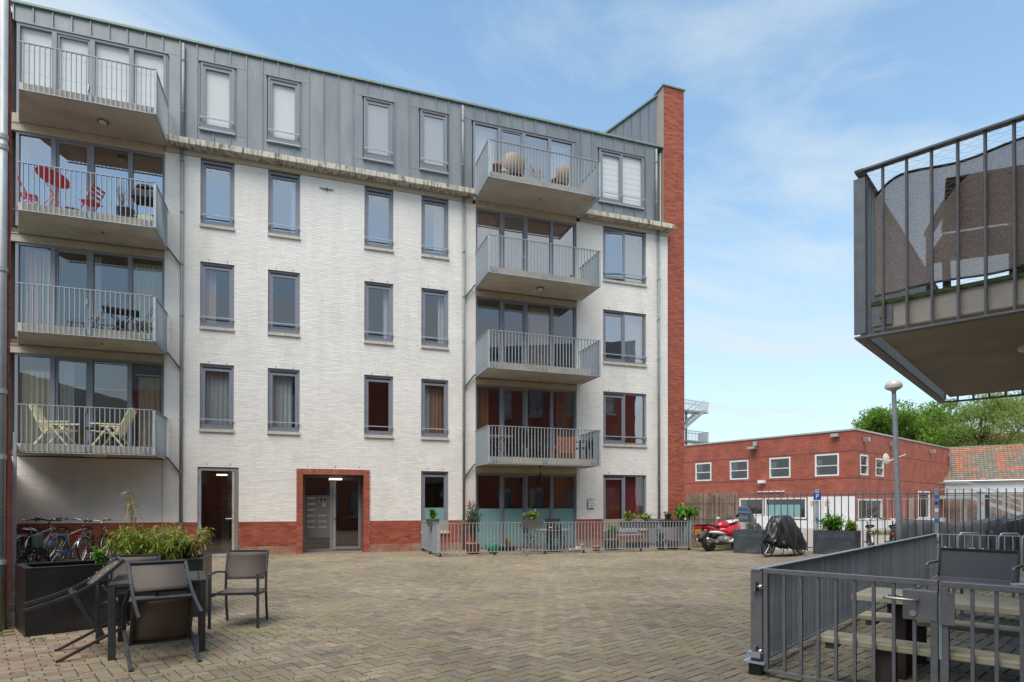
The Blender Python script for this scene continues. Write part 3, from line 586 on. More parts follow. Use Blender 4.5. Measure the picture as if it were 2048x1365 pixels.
# ------------------------------------------------------------------ balconies of the apartment building
barF = MB().box(-.007, -.025, 0, .007, .025, 1.135).mesh('railing_bar'); barS = MB().box(-.025, -.007, 0, .025, .007, 1.135).mesh('railing_bar')
bracket = MB().box(-.09, -.02, 0, .09, .02, .13); bracket.tube([(-.05, -.035, .065), (-.05, -.02, .065)], .016, 6); bracket.tube([(.05, -.035, .065), (.05, -.02, .065)], .016, 6); bracket = bracket.mesh('bracket')
def balcony(x0, x1, fl, dep=1.5, left=True, lamp=0):
    sl = MB()
    if left: sl.prism([(x0 + .05, .02), (x0 + .05, -dep + .05), (x1 - .05, -dep + .05), (x1 - .05, .02)], fl - .19, fl)
    else: sl.prism([(x0 - .55, .02), (x0, -dep + .05), (x1 - .05, -dep + .05), (x1 - .05, .02)], fl - .19, fl)
    b = sl.build('balcony', M_CONC, AB, bevel=.01); zb = fl - .215
    tr = MB().bar((x0, -dep, fl + .935), (x1 + .02, -dep, fl + .935), .055, .016); br = MB().bar((x0, -dep, zb), (x1 + .02, -dep, zb), .055, .016)
    for sx in ([x0] if left else []) + [x1]:
        tr.bar((sx, -dep - .0275, fl + .937), (sx, -.02, fl + .937), .055, .016); br.bar((sx, -dep - .0275, zb + .002), (sx, -.02, zb + .002), .055, .016)
    tr.build('top_rail', M_STEEL, b); br.build('bottom_rail', M_STEEL, b)
    n = int((x1 - x0) / .105)
    for i in range(1, n): inst('railing_bar', barF, M_STEEL, b, (x0 + (x1 - x0) * i / n, -dep, zb + .008))
    for sx in ([x0] if left else []) + [x1]:
        for i in range(1, 14): inst('railing_bar', barS, M_STEEL, b, (sx, -dep + .105 * i, zb + .008))
        MB().box(sx - .03, -dep - .024, zb + .01, sx + .03, -dep + .026, fl + .926).build('corner_post', M_STEEL, b)
    for q in ([x0 + .2] if left else []) + [(x0 + x1) / 2, x1 - .18]: inst('bracket', bracket, M_STEEL, b, (q, -dep + .055, fl - .16))
    if lamp == 1:
        o = MB().lathe([(.0, -.09), (.07, -.085), (.1, -.05), (.11, 0)], ((x0 + x1) / 2 + .1, -.75, fl - .19), 16).build('ceiling_lamp', M_LAMPGLASS, b, smooth=True)
        MB().tube(arc(((x0 + x1) / 2 + .1, -.75, fl - .235), .115, 0, 360, 20, 'xy')[:-1], .012, 5, closed=True).build('lamp_guard', M_DARK, o)
    elif lamp == 2: MB().lathe([(.0, -.05), (.012, -.05), (.018, 0)], ((x0 + x1) / 2 + .1, -.75, fl - .19), 8).build('ceiling_hook', M_DARK, b)
    elif lamp == 3: MB().lathe([(.0, -.08), (.24, -.07), (.27, -.02), (.27, 0)], ((x0 + x1) / 2 + .05, -1.1, fl - .19), 20, sy=.5).build('ceiling_lamp', M_CREAM, b, smooth=True)
    return b
for k, lp in ((1, 0), (2, 2), (3, 1), (4, 2)): balcony(5.28, 9.02, 2.92 + 2.9 * (k - 1), lamp=lp)
for k, lp in ((1, 3), (2, 2), (3, 2), (4, 1)): balcony(-6.50, -3.61, 2.92 + 2.9 * (k - 1), left=False, lamp=lp)
# downpipes
def downpipe(x, segs, y=-.07, links=(), sd=-1):
    p = MB()
    for z0, z1, yy in segs: p.tube([(x, yy, z0), (x, yy, z1)], .042, 10)
    o = p.build('downpipe', M_PIPE, AB, smooth=True)
    cl_ = MB()
    for z0, z1, yy in segs:
        z = z0 + .9
        while z < z1: cl_.tube([(x, yy, z), (x, yy, z + .045)], .054, 10); cl_.box(x - .012, yy, z + .01, x + .012, 0.0 if yy < 0 else ZY, z + .035); z += 1.45
    cl_.build('pipe_clamp', M_PIPE, o)
    for z in links: MB().tube([(x, y, z - .45), (x + sd * .33, y - .03, z), (x + sd * .36, y - .12, z + .02)], .028, 8).build('pipe_branch', M_PIPE, o, smooth=True)
    return o
downpipe(-3.24, [(0, 11.4, -.09), (11.6, 14.45, ZY - .07)], links=(2.75, 5.65, 8.55)); MB().tube([(-3.24, -.09, 11.36), (-3.24, -.09, 11.42), (-3.75, -.25, 11.5)], .04, 8).build('gutter_outlet', M_PIPE, AB, smooth=True)
downpipe(4.87, [(0, 11.4, -.09), (11.6, 14.45, ZY - .07)], links=(2.75, 5.65, 8.55), sd=1); MB().tube([(4.87, -.09, 11.36), (4.87, -.09, 11.42), (5.45, -.25, 11.5)], .04, 8).build('gutter_outlet', M_PIPE, AB, smooth=True)
downpipe(12.14, [(0.0, 11.4, -.09), (11.6, 14.45, ZY - .07)])
MB().box(-3.72, -.012, .0, -3.70, .004, 2.7).build('movement_joint', M_LINT, AB)
m = MB()
for q in (-.2, -.1, 0, .1): m.bar((-.0 + q, -.03, 10.98 + .02 * sin(q * 30)), (.12 + q, -.04, 10.95), .02, .015)
m.tube([(1.0 - 1, -.05, 11.0), (0.02, -.06, 10.9)], .02, 6); m.build('anchor', M_WOODD, AB, loc=(.62, 0, 0.0))
# glass side door
dm = MB(); frame_mb(dm, -2.83, -1.79, .0, 2.5, .04, .14, .075, .05); dr = dm.build('entrance_door', M_STEEL, AB)
pane(dr, -2.755, -1.865, .05, 2.425, .10, M_GLASS); MB().box(-1.955, .05, .05, -1.885, .095, 2.42).build('door_stile', M_LINT, dr); MB().box(-1.845, -.01, .02, -1.80, .05, 2.44).build('door_edge', M_ALU, dr)
h = MB().tube([(-1.95, .06, 1.05), (-1.95, -.02, 1.05), (-2.12, -.02, 1.05)], .012, 8).build('door_handle', M_ALU, dr)
for z in (.3, 1.2, 2.2): MB().tube([(-2.80, .02, z), (-2.80, .02, z + .1)], .014, 6).build('hinge', M_STEEL, dr)
m = MB(); m.box(-2.42, 1.6, 0, -2.0, 1.75, 2.6); m.box(-3.0, 2.9, 0, -.5, 3.0, 2.6); m.build('corridor_wall', M_BRICKMIX, AB); MB().box(-2.2, 1.1, .35, -1.7, 1.5, 1.0).build('corridor_cabinet', M_DARK, AB)
o = MB().box(-2.40, .35, 2.30, -2.12, .42, 2.345).build('corridor_lamp', M_LIT, AB)
# porch
m = MB(); m.box(-.21, -.035, 0, -.035, .1, 2.53); m.box(1.735, -.035, 0, 1.91, .1, 2.53); m.box(-.035, -.035, 2.36, 1.735, .1, 2.53); po = m.build('porch_surround', M_REDJ, AB)
m = MB(); bricks(m, -.21, -.035, 0, 2.53, (), ln=.18, seed=21, y=-.035, proud=.004); bricks(m, 1.735, 1.91, 0, 2.53, (), ln=.18, seed=22, y=-.035, proud=.004)
for i in range(28): m.box(-.03 + i * .063, -.040, 2.365, -.03 + i * .063 + .054, -.03, 2.525)
m.build('porch_brickwork', M_RED, AB, kind='stuff')
m = MB()
for sx, sg in ((-.035, 1), (1.735, -1)):
    for i in range(39):
        off = .11 * (i % 2)
        for j in range(-1, 5):
            a, b = max(-.03, j * .22 + off), min(.72, j * .22 + off + .21)
            if b > a: m.box(sx - .0, a, i * .06 + .004, sx + sg * .006, b, i * .06 + .056)
m.build('porch_side_brickwork', M_RED, AB, kind='stuff')
m = MB(); m.box(-.2, .1, 0, -.036, .75, 2.6); m.box(1.736, .1, 0, 1.9, .75, 2.6); m.build('porch_side', M_REDJ, AB)
MB().box(-.2, .1, 2.37, 1.9, .9, 2.5).build('porch_ceiling', M_GREYPL, AB); MB().box(-.2, .0, -.05, 1.9, .9, .012).build('porch_floor', M_PAVERR, AB)
dm = MB(); frame_mb(dm, -.03, 1.73, .02, 2.36, .66, .74, .06, .07); dm.box(.76, .655, .09, .86, .735, 2.3); pd_ = dm.build('entrance_front', M_FRAME, AB)
pane(pd_, .03, .76, 1.78, 2.3, .70); pane(pd_, .03, .76, .1, .42, .70)
lbp = MB().box(.03, .66, .43, .76, .73, 1.75).build('letterbox_panel', M_GREYPL, pd_, bevel=.004)
slotm = MB().box(-.12, -.012, -.03, .12, 0, .03); slotm.box(-.07, -.016, -.008, .07, -.012, .008); slotm = slotm.mesh('letter_slot')
for i, z in enumerate((1.66, 1.48, 1.3, 1.12, .94, .76)):
    inst('letter_slot', slotm, M_ALU, pd_, (.21, .66, z))
    if i > 2: inst('letter_slot', slotm, M_ALU, pd_, (.54, .66, z))
ic = MB().box(.44, .64, 1.55, .68, .66, 1.68).build('intercom', M_ALU, pd_); MB().box(.46, .637, 1.57, .55, .641, 1.66).build('intercom_screen', M_DARK, pd_); MB().box(.57, .637, 1.57, .66, .641, 1.66).build('intercom_screen', M_DARK, pd_); MB().box(.55, .645, 1.38, .64, .66, 1.52).build('name_plate', M_ALU, pd_)
dm = MB(); frame_mb(dm, .87, 1.70, .06, 2.3, .64, .69, .075, .09); dl = dm.build('entrance_door', M_FRAME, AB); pane(dl, .94, 1.63, .15, 2.23, .665); MB().box(.875, .63, .06, .905, .645, 2.3).build('door_stile', M_LINT, dl); MB().lathe([(0, -.03), (.03, -.03), (.03, .0), (0, .0)], (.9, .61, 1.05), 10).build('door_knob', M_ALU, dl)
o = MB().box(.72, .3, 2.26, 1.12, .48, 2.36).build('porch_lamp', M_ALU, AB, bevel=.01); MB().box(.73, .29, 2.225, 1.11, .47, 2.262).build('porch_lamp_lens', M_LIT, AB)
# framed notice and small fittings
sg = MB().box(9.31, -.045, 1.33, 9.55, -.008, 1.66).build('notice_frame', M_DARK, AB); MB().box(9.325, -.05, 1.345, 9.535, -.0455, 1.645).build('notice_sheet', M_WHITEP, sg)
m = MB()
for z, segs in ((1.60, [(9.40, 9.46)]), (1.555, [(9.36, 9.38), (9.395, 9.42), (9.435, 9.45), (9.465, 9.49)]), (1.505, [(9.355, 9.38), (9.395, 9.42), (9.46, 9.50)]), (1.43, [(9.35, 9.365), (9.38, 9.42), (9.425, 9.50)]), (1.38, [(9.40, 9.47)])):
    for a, b in segs: m.box(a, -.052, z - .009, b, -.0495, z + .009)
m.build('notice_print', M_DARK, sg)
MB().lathe([(.0, 0), (.03, .0), (.03, .16), (.012, .2), (.012, .25), (0, .25)], (5.07, -.04, 1.38), 10).build('wall_ornament', M_TEAK, AB)
# ------------------------------------------------------------------ brick building on the left edge
LB = empty('brick_building', (-3.25, 8.5, 0), 110.23, 'red brick building corner with grey downpipe at the left edge', 'building')
m = MB(); m.box(0.004, .0, 0, 1.7, 1.9, 7.65); m.build('wall', M_REDJ, LB); MB().box(1.7, .0, 0, 11.1, .25, 2.3).build('garden_wall', M_REDJ, LB); MB().box(-2, 5.5, 0, 14, 6.0, 6.4).build('rear_wall', M_WHITE, LB)
m = MB(); bricks(m, .22, 1.7, 0, 7.62, (), seed=31, proud=.004); bricks(m, 1.7, 10.9, 0, 2.28, (), seed=32, proud=.004); m.build('side_brickwork', M_RED, LB, kind='stuff')
ca = MB().box(-.006, -.006, .004, .205, .10, .055).mesh('brick'); cb = MB().box(-.006, -.006, .004, .095, .205, .055).mesh('brick'); cc = MB().box(.105, -.006, .004, .215, .05, .055).mesh('brick'); ce = MB().box(-.006, .11, .004, .05, .32, .055).mesh('brick')
for i in range(124):
    z = i * .06
    if i % 2: inst('brick', ca, M_RED, LB, (0, 0, z))
    else: inst('brick', cb, M_RED, LB, (0, 0, z))
m = MB()
for i in range(127):
    z = i * .06
    if i % 2:
        for k in range(8): m.box(-.006, .11 + k * .22, z + .004, .05, .31 + k * .22, z + .055)
    else:
        m.box(.105, -.006, z + .004, .215, .05, z + .055)
        for k in range(8): m.box(-.006, .215 + k * .22, z + .004, .05, .42 + k * .22, z + .055)
    if i >= 124: m.box(-.006, -.006, z + .004, .205, .1, z + .055)
m.build('front_brickwork', M_RED, LB, kind='stuff')
p = MB().tube([(-.075, .052, .0), (-.075, .052, 7.6)], .044, 12).build('downpipe', M_STEEL, LB, smooth=True)
m = MB()
for z in (.75, 1.95, 2.7, 4.1, 5.5, 5.62): MB().tube([(-.075, .052, z), (-.075, .052, z + .05)], .054, 12).build('pipe_clamp', M_STEEL, p)
m = MB(); m.box(6.6, -.05, .0, 10.3, -.006, 2.9); sc = m.build('steel_screen', M_STEEL, LB)
for i in range(19): MB().box(6.6 + i * .2, -.062, .0, 6.62 + i * .2, -.05, 2.9).build('screen_rib', M_STEEL, sc)
# ------------------------------------------------------------------ neighbour building at the right (behind the photographer) with its balcony
NB = empty('neighbour_building', (4.60, 1.916, 0), 207.9, 'brick neighbour building whose concrete balcony juts in at upper right', 'building')
nops = []
for k in range(4):
    if k == 3: nops += [(a, a + .9, 9.0, 10.2) for a in (-13, -10, -7, -4, -1, 2, 5, 8, 11)]; break
    for a in (-13.4, -11.4, -9.4, -7.6, -5.6, 1.2, 3.0, 5.6, 7.4): nops.append((a, a + (.9 if a < 0 else 1.0), .75 + 2.9 * k, 2.5 + 2.9 * k))
    nops.append((-3.5, -.3, .05 + 2.9 * k, 2.5 + 2.9 * k)); nops.append((10, 13.2, .05 + 2.9 * k, 2.5 + 2.9 * k))
low = [o for o in nops if o[3] < 8.5]
m = MB(); wall_base(m, -14.5, 17, 0, 8.7, low); m.build('wall', M_BRICKFAR, NB)
m = MB(); wall_base(m, -14.5, 17, 8.705, 10.6, [o for o in nops if o[2] > 8.5]); m.build('zinc_storey', M_ZINC, NB)
MB().box(-14.5, -.3, 8.6, -3.8, .1, 8.75).build('cornice', M_CORN, NB)
m = MB(); m.box(-14.5, .15, 0, 17, 6, .02); m.box(-14.5, 3, 0, 17, 3.1, 10.6); m.box(-14.5, .14, 10.45, 17, 6, 10.65); m.box(-14.5, .14, 0, -14.4, 6, 10.6); m.box(16.9, .14, 0, 17, 6, 10.6)
for k in (1, 2, 3): m.box(-14.5, .14, 2.9 * k - .2, 17, 3, 2.9 * k - .05)
m.build('interior_wall', M_ROOM, NB)
for a, b, c, d in nops:
    fm = MB(); frame_mb(fm, a, b, c, d, .05, .12, .065); wv = fm.build('window', M_FRAME, NB); pane(wv, a + .06, b - .06, c + .06, d - .06, .09, M_GLASS)
    if b - a < 2:
        MB().box(a - .02, -.06, c - .08, b + .02, .04, c - .003).build('sill', M_SILL, wv); curtain(M_SHEER, wv, a + .08, b - .08, c + .1, d - .1, .2, 5)
    else:
        for q in (.25, .5, .75): MB().box(a + (b - a) * q - .05, .04, c + .06, a + (b - a) * q + .05, .125, d - .06).build('mullion', M_FRAME, wv)
# the balcony overhead
sl = MB().box(-3.70, -1.53, 2.69, -.045, .0, 2.875).build('balcony', M_CONC, NB, bevel=.012)
MB().box(-.05, -1.54, 2.87, -.03, .0, 2.9).build('moss_edge', M_JOINT, sl)
ZT_, ZB_ = 3.865, 2.645
tr = MB(); tr.bar((.0, -1.63, ZT_), (.0, -.02, ZT_), .06, .014); tr.bar((.03, -1.6, ZT_ + .002), (-3.78, -1.6, ZT_ + .002), .06, .014); tr.bar((-3.75, -1.57, ZT_), (-3.75, -.02, ZT_), .06, .014); tr.build('top_rail', M_STEELD, sl)
tr = MB(); tr.bar((.0, -1.63, ZB_), (.0, -.02, ZB_), .07, .014); tr.bar((.03, -1.6, ZB_ + .002), (-3.78, -1.6, ZB_ + .002), .07, .014); tr.bar((-3.75, -1.57, ZB_), (-3.75, -.02, ZB_), .07, .014); tr.build('bottom_rail', M_STEELD, sl)
bS = MB().box(-.025, -.007, 0, .025, .007, ZT_ - ZB_ - .014).mesh('railing_bar'); bR = MB().tube([(0, 0, 0), (0, 0, ZT_ - ZB_ - .014)], .0105, 8).mesh('railing_bar'); bF = MB().box(-.007, -.025, 0, .007, .025, ZT_ - ZB_ - .014).mesh('railing_bar')
for i in range(1, 11): inst('railing_bar', bR, M_STEELD, sl, (.0, -1.6 + .145 * i, ZB_ + .007))
for i in range(1, 11): inst('railing_bar', bR, M_STEELD, sl, (-3.75, -1.6 + .145 * i, ZB_ + .007))
for i in range(1, 36): inst('railing_bar', bF, M_STEEL, sl, (-3.75 + .1042 * i, -1.6, ZB_ + .007))
for x in (0, -3.75): MB().box(x - .012, -1.64, ZB_ + .03, x + .012, -1.565, ZT_ - .05).build('corner_post', M_STEELD, sl)
for y in (-1.47, -.2):
    bk = MB().box(-.045, y - .065, 2.72, -.03, y + .065, 2.86).build('bracket', M_STEELD, sl); MB().lathe([(0, 0), (.018, 0), (.018, .012), (0, .012)], (0, 0, 0), 6).build('bolt', M_TEAK, sl, loc=(-.028, y, 2.79), rot=(0, radians(90), 0))
MB().lathe([(0, -.06), (.1, -.055), (.165, -.03), (.18, 0)], (-1.35, -.62, 2.69), 24).build('ceiling_lamp', M_LAMPGLASS, sl, smooth=True)
# wire mesh lining of the railing
m = MB(); yy = -1.59
N = 40
for i in range(44):
    z = 2.72 + i * .026; pts = []
    m.tube([(-.013 + .002 * ((i + j) % 2), -1.59 + j * .045, z + (.013 if (i + j) % 2 else 0)) for j in range(0, 36)], .0009, 3)
m.build('wire_mesh', M_GALV, sl)
m = MB()
for i in range(42): m.tube([(-.02 - j * .06, -1.585 + .002 * ((i + j) % 2), 2.73 + i * .027 + (.013 if (i + j) % 2 else 0)) for j in range(0, 61)], .0009, 3)
m.build('wire_mesh', M_GALV, sl)
# shade cloth tied inside the railing
def W(x, y, z): return NB_M @ Vector((x, y, z))
NB_M = Matrix.Translation((4.60, 1.916, 0)) @ Matrix.Rotation(radians(207.9), 4, 'Z')
sc = empty('shade_cloth', W(-.03, -.75, 2.9), 207.9, 'brown woven shade cloth tied inside the balcony railing at upper right', 'shade cloth')
m = MB(); NY, NZ = 60, 20; top_pts = []; bot_pts = []
for j in range(NZ + 1):
    for i in range(NY + 1):
        s = i / NY; y = -1.52 + 1.5 * s; t = j / NZ
        zt = 3.755 - .08 * (1 - min(1, s / .12)) ** 2 + .02 * sin(s * 14); zb = 2.93 + .02 * sin(s * 9) + .10 * max(0, s - .25) ** 1.1 + .02 * (1 - s)
        m.v.append((-.035 - .02 * sin(s * 8 + t * 3) - .02 * sin(t * 5 + s * 17) * (1 - t), y + .75, zb + (zt - zb) * t - 2.9))
        if j == NZ: top_pts.append(m.v[-1])
        if j == 0: bot_pts.append(m.v[-1])
for j in range(NZ):
    for i in range(NY): q = j * (NY + 1) + i; m.f.append((q, q + 1, q + NY + 2, q + NY + 1))
m.build('cloth', M_CLOTH, sc, smooth=True)
MB().tube(top_pts, .009, 6).build('hem', M_DARK, sc); MB().tube(bot_pts, .009, 6).build('hem', M_DARK, sc)
for i in (8, 20, 40, 52): MB().lathe([(0, 0), (.012, 0), (.012, .006), (0, .006)], (0, 0, 0), 8).build('eyelet', M_WHITEP, sc, loc=(top_pts[i][0] + .01, top_pts[i][1], top_pts[i][2] - .012), rot=(0, radians(90), 0))
# furniture on that balcony, seen as a silhouette through the cloth
def wood_chair(root, mat, w_=.55, seat=.42, back=.95, arm=True):
    MB().box(-.26, -w_ / 2, seat - .03, .22, w_ / 2, seat).build('seat', mat, root)
    bb = MB()
    bb.bar((-.24, 0, seat + .02), (-.36, 0, back), w_, .03, up=(1, 0, .2)); bb.build('backrest', mat, root)
    for sy in (-1, 1):
        MB().bar((.2, sy * (w_ / 2 - .02), 0), (.2, sy * (w_ / 2 - .02), seat + (.2 if arm else 0)), .04).build('leg', mat, root); MB().bar((-.28, sy * (w_ / 2 - .02), 0), (-.24, sy * (w_ / 2 - .02), seat), .04).build('leg', mat, root)
        if arm: MB().bar((.24, sy * (w_ / 2 - .02), seat + .21), (-.3, sy * (w_ / 2 - .02), seat + .21), .055, .025).build('armrest', mat, root)
c1 = empty('garden_chair', W(-.45, -.95, 2.876), 207.9 + 200, 'dark garden chair standing behind the brown shade cloth', 'chair'); wood_chair(c1, M_WOODD, back=.76)
tb = empty('balcony_table', W(-.36, -.42, 2.876), 207.9, 'small dark slatted table behind the brown shade cloth', 'table')
for i in range(5): MB().box(-.28, -.34 + i * .14, .66, .28, -.22 + i * .14, .69).build('slat', M_WOODD, tb)
for sx in (-.24, .24):
    for sy in (-.3, .3): MB().box(sx - .02, sy - .02, 0, sx + .02, sy + .02, .66).build('leg', M_WOODD, tb)
# ------------------------------------------------------------------ bar fences
def fence(name, label, P0, P1, h, mat=None, bw=(.014, .05), pitch=.105, gap=.11, feet=(), tw=.05, cat='fence', skip_last=False, th=.014):
    P0, P1 = Vector((*P0, 0)), Vector((*P1, 0)); L = (P1 - P0).length; a = math.atan2((P1 - P0).y, (P1 - P0).x); mat = mat or M_STEEL
    r = empty(name, P0, math.degrees(a), label, cat)
    MB().box(-.02, -tw / 2, h - th, L + .02, tw / 2, h).build('top_rail', mat, r); MB().box(-.0, -tw / 2, gap - .014, L, tw / 2, gap).build('bottom_rail', mat, r)
    me = MB().box(-bw[0] / 2, -bw[1] / 2, gap, bw[0] / 2, bw[1] / 2, h - th).mesh('bar'); n = int(L / pitch)
    for i in range(1, n): inst('bar', me, mat, r, (L * i / n, 0, 0))
    for q in (0, L): MB().box(q - .01, -tw / 2 - .01, gap + .001, q + .01, tw / 2 + .01, h - th - .001).build('end_post', mat, r)
    for q in feet:
        f = MB().box(q - .02, -.02, 0, q + .02, .02, gap - .015).build('foot', M_DARK, r); MB().box(q - .06, -.05, .0, q + .06, .05, .012).build('foot_plate', M_DARK, r)
    return r
FY = 16.55
fence('terrace_railing', 'long grey bar railing fencing the ground floor terrace', (3.58, FY), (11.72, FY - .12), .94, feet=(.02, 1.6, 3.15, 4.4, 6.35, 8.1))
fence('terrace_railing', 'short grey bar railing return beside the recessed red brick porch', (3.54, D - .02), (3.54, FY), .94, feet=(.1, 1.3), pitch=.1)
fence('terrace_railing', 'short grey bar railing return beside the potted leafy tree', (11.76, FY - .08), (11.76, D - .05), .94, feet=(.9,), pitch=.1)
def WB(x, y): q = W(x, y, 0); return (q.x, q.y)
f1 = fence('terrace_fence', 'long grey flat bar fence receding from the lower right gate', WB(-.19, -2.43), WB(-9.02, -2.43), .885, mat=M_FENCE, bw=(.012, .055), pitch=.108, feet=(), tw=.065)
f1.children  # posts
MB().box(-.012, -.045, .10, .018, .05, .87).build('hinge_post', M_STEELD, f1); MB().box(-.06, -.05, .0, .04, .05, .10).build('foot', M_DARK, f1); MB().box(-.09, -.09, .10, .07, .09, .112).build('foot_plate', M_STEEL, f1); MB().box(-.07, -.05, .145, .05, .06, .19).build('post_collar', M_STEEL, f1)
fence('terrace_fence', 'low grey bar fence behind the mesh loveseat', WB(-9.05, -2.43), WB(-9.05, .0), .885, mat=M_STEEL, bw=(.014, .04), pitch=.115)
# gate
GX = -.16
gp = empty('gate', (*WB(GX, -2.36), 0), 207.9 + 90, 'grey bar gate with lever handle in the lower right corner', 'gate')
GL = 1.20; gh = .895
m = MB(); m.box(0, -.022, gh - .04, GL, .022, gh); m.box(0, -.022, .04, .035, .022, gh - .041); m.box(GL - .045, -.024, .04, GL, .024, gh - .041); m.box(.036, -.022, .04, GL - .046, .022, .062); m.build('gate_frame', M_STEELD, gp, bevel=.003)
gb = MB().box(-.006, -.016, .062, .006, .016, gh - .04).mesh('bar')
gb = MB().box(-.011, -.014, .062, .011, .014, gh - .041).mesh('bar')
for i in range(1, 9): inst('bar', gb, M_STEELD, gp, (.035 + i * .128, 0, 0))
lk = MB().box(GL - .21, -.03, gh - .29, GL - .0, .03, gh - .075).build('lock_case', M_STEELD, gp, bevel=.006)
for sy in (-1, 1): MB().tube([(GL - .12, 0.02 * sy, gh - .145), (GL - .12, .075 * sy, gh - .145), (GL - .14, .085 * sy, gh - .145), (GL - .30, .085 * sy, gh - .14), (GL - .315, .075 * sy, gh - .14)], .0105, 10).build('lever_handle', M_ALU, lk, smooth=True)
MB().lathe([(0, -.006), (.022, -.006), (.022, .006), (0, .006)], (0, 0, 0), 16).build('lock_cylinder', M_ALU, lk, loc=(GL - .145, -.035, gh - .24), rot=(radians(90), 0, 0))
for z in (.2, .74): MB().tube([(-.06, -.01, z), (.0, -.015, z)], .02, 8).build('hinge', M_CHROME, gp, smooth=True); MB().box(-.09, -.03, z - .04, -.06, .03, z + .04).build('hinge_plate', M_STEELD, gp)
fp = empty('gate_side_panel', (*WB(GX, -2.36 + GL + .012), 0), 207.9 + 90, 'fixed grey bar panel beside the gate at the right edge', 'fence')
m = MB(); m.box(0.0, -.022, gh - .045, 1.15, .022, gh - .005); m.box(0, -.03, .0, .05, .03, gh - .046); m.box(.051, -.022, .04, 1.15, .022, .062); m.build('panel_frame', M_STEELD, fp, bevel=.003)
for i in range(1, 9): inst('bar', gb, M_STEELD, fp, (.05 + i * .128, 0, -.006))
MB().box(.0, -.045, gh - .30, .085, -.031, gh - .075).build('strike_plate', M_STEELD, fp); MB().box(-.006, -.034, .35, .012, -.0305, gh - .1).build('latch_strip', M_GALV, fp)
# picnic table
pt = empty('picnic_table', (*WB(-.95, -.9), 0), 207.9, 'weathered wooden picnic table with two benches behind the gate', 'picnic table')
def plank(x0, x1, y0, y1, z0, z1, nm): MB().box(x0, y0, z0, x1, y1, z1).build(nm, M_WOOD, pt, bevel=.006)
for i in range(4): plank(.33 - .17 * (i + 1) + .004, .33 - .17 * i - .004, -.92, .9, .635, .682, 'tabletop_plank')
for x0 in (.485, -.78):
    for i in range(2): plank(x0 + i * .145 + .003, x0 + (i + 1) * .145 - .003, -1.06, .9, .345, .39, 'bench_plank')
for y in (-.62, .55):
    for x in (-.2, .02):
        MB().box(x, y - .03, .0, x + .12, y + .05, .632).build('leg', M_WOODD, pt)
    for x0 in (.5, -.75): MB().box(x0, y - .04, .0, x0 + .22, y + .06, .342).build('bench_leg', M_WOODD, pt)
    MB().box(-.74, y - .055, .0, .74, y - .032, .09).build('foot_beam', M_WOODD, pt); MB().box(-.26, y - .055, .55, .26, y - .032, .632).build('cross_beam', M_WOODD, pt)
for x in (.62, -.63): MB().box(x - .14, -1.0, .30, x + .14, -.93, .342).build('bench_batten', M_WOODD, pt)
# loveseat, coffee table, bowls
ls = empty('mesh_loveseat', (*WB(-5.75, -1.52), 0), 207.9 - 6, 'dark mesh two seat garden sofa behind the picnic table', 'garden sofa')
Wd = .92
m = MB(); m.path([(-.22, -Wd / 2, .36), (-.3, -Wd / 2, .78), (-.3, Wd / 2, .78), (-.22, Wd / 2, .36)], .03); m.build('back_frame', M_ANTH, ls)
m = MB(); m.quad((-.222, -Wd / 2 + .015, .37), (-.222, Wd / 2 - .015, .37), (-.30, Wd / 2 - .015, .77), (-.30, -Wd / 2 + .015, .77)); m.build('backrest', pm('see_through_sling', (0.085, 0.09, 0.10), .6, var=.1, bump=.6, bscale=200), ls)
MB().box(-.24, -Wd / 2, .345, .28, Wd / 2, .365).build('seat', MATS['see_through_sling'], ls); MB().bar((.28, -Wd / 2, .35), (.28, Wd / 2, .35), .035).build('front_rail', M_STEELD, ls)
for sy in (-1, 1):
    MB().path([(.26, sy * (Wd / 2 + .03), .0), (.26, sy * (Wd / 2 + .03), .55), (.2, sy * (Wd / 2 + .03), .585), (-.27, sy * (Wd / 2 + .03), .585)], .032).build('arm_frame', M_STEELD, ls); MB().bar((-.26, sy * (Wd / 2 + .02), .0), (-.23, sy * (Wd / 2 + .02), .36), .03).build('leg', M_STEELD, ls)
ct = empty('coffee_table', (*WB(-4.55, -1.12), 0), 207.9 - 4, 'low dark coffee table in front of the mesh sofa', 'coffee table')
MB().box(-.26, -.5, .415, .26, .5, .435).build('tabletop', MATS['see_through_sling'], ct, bevel=.004)
for sx in (-.22, .22):
    for sy in (-.44, .44): MB().box(sx - .015, sy - .015, 0, sx + .015, sy + .015, .415).build('leg', M_STEELD, ct)
def bowl(x, y, lab, mt):
    q = W(x, y, .436); o = MB().lathe([(.05, 0), (.075, .008), (.085, .045), (.078, .045), (.07, .012), (0, .01)], (0, 0, 0), 20).build('bowl', mt, None, smooth=True, loc=q); tag(o, lab, 'bowl')
bowl(-4.5, -.95, 'white ceramic bowl on the low coffee table', M_WHITEP); bowl(-4.5, -.72, 'shiny metal ashtray bowl at the right end of the coffee table', M_CHROME)
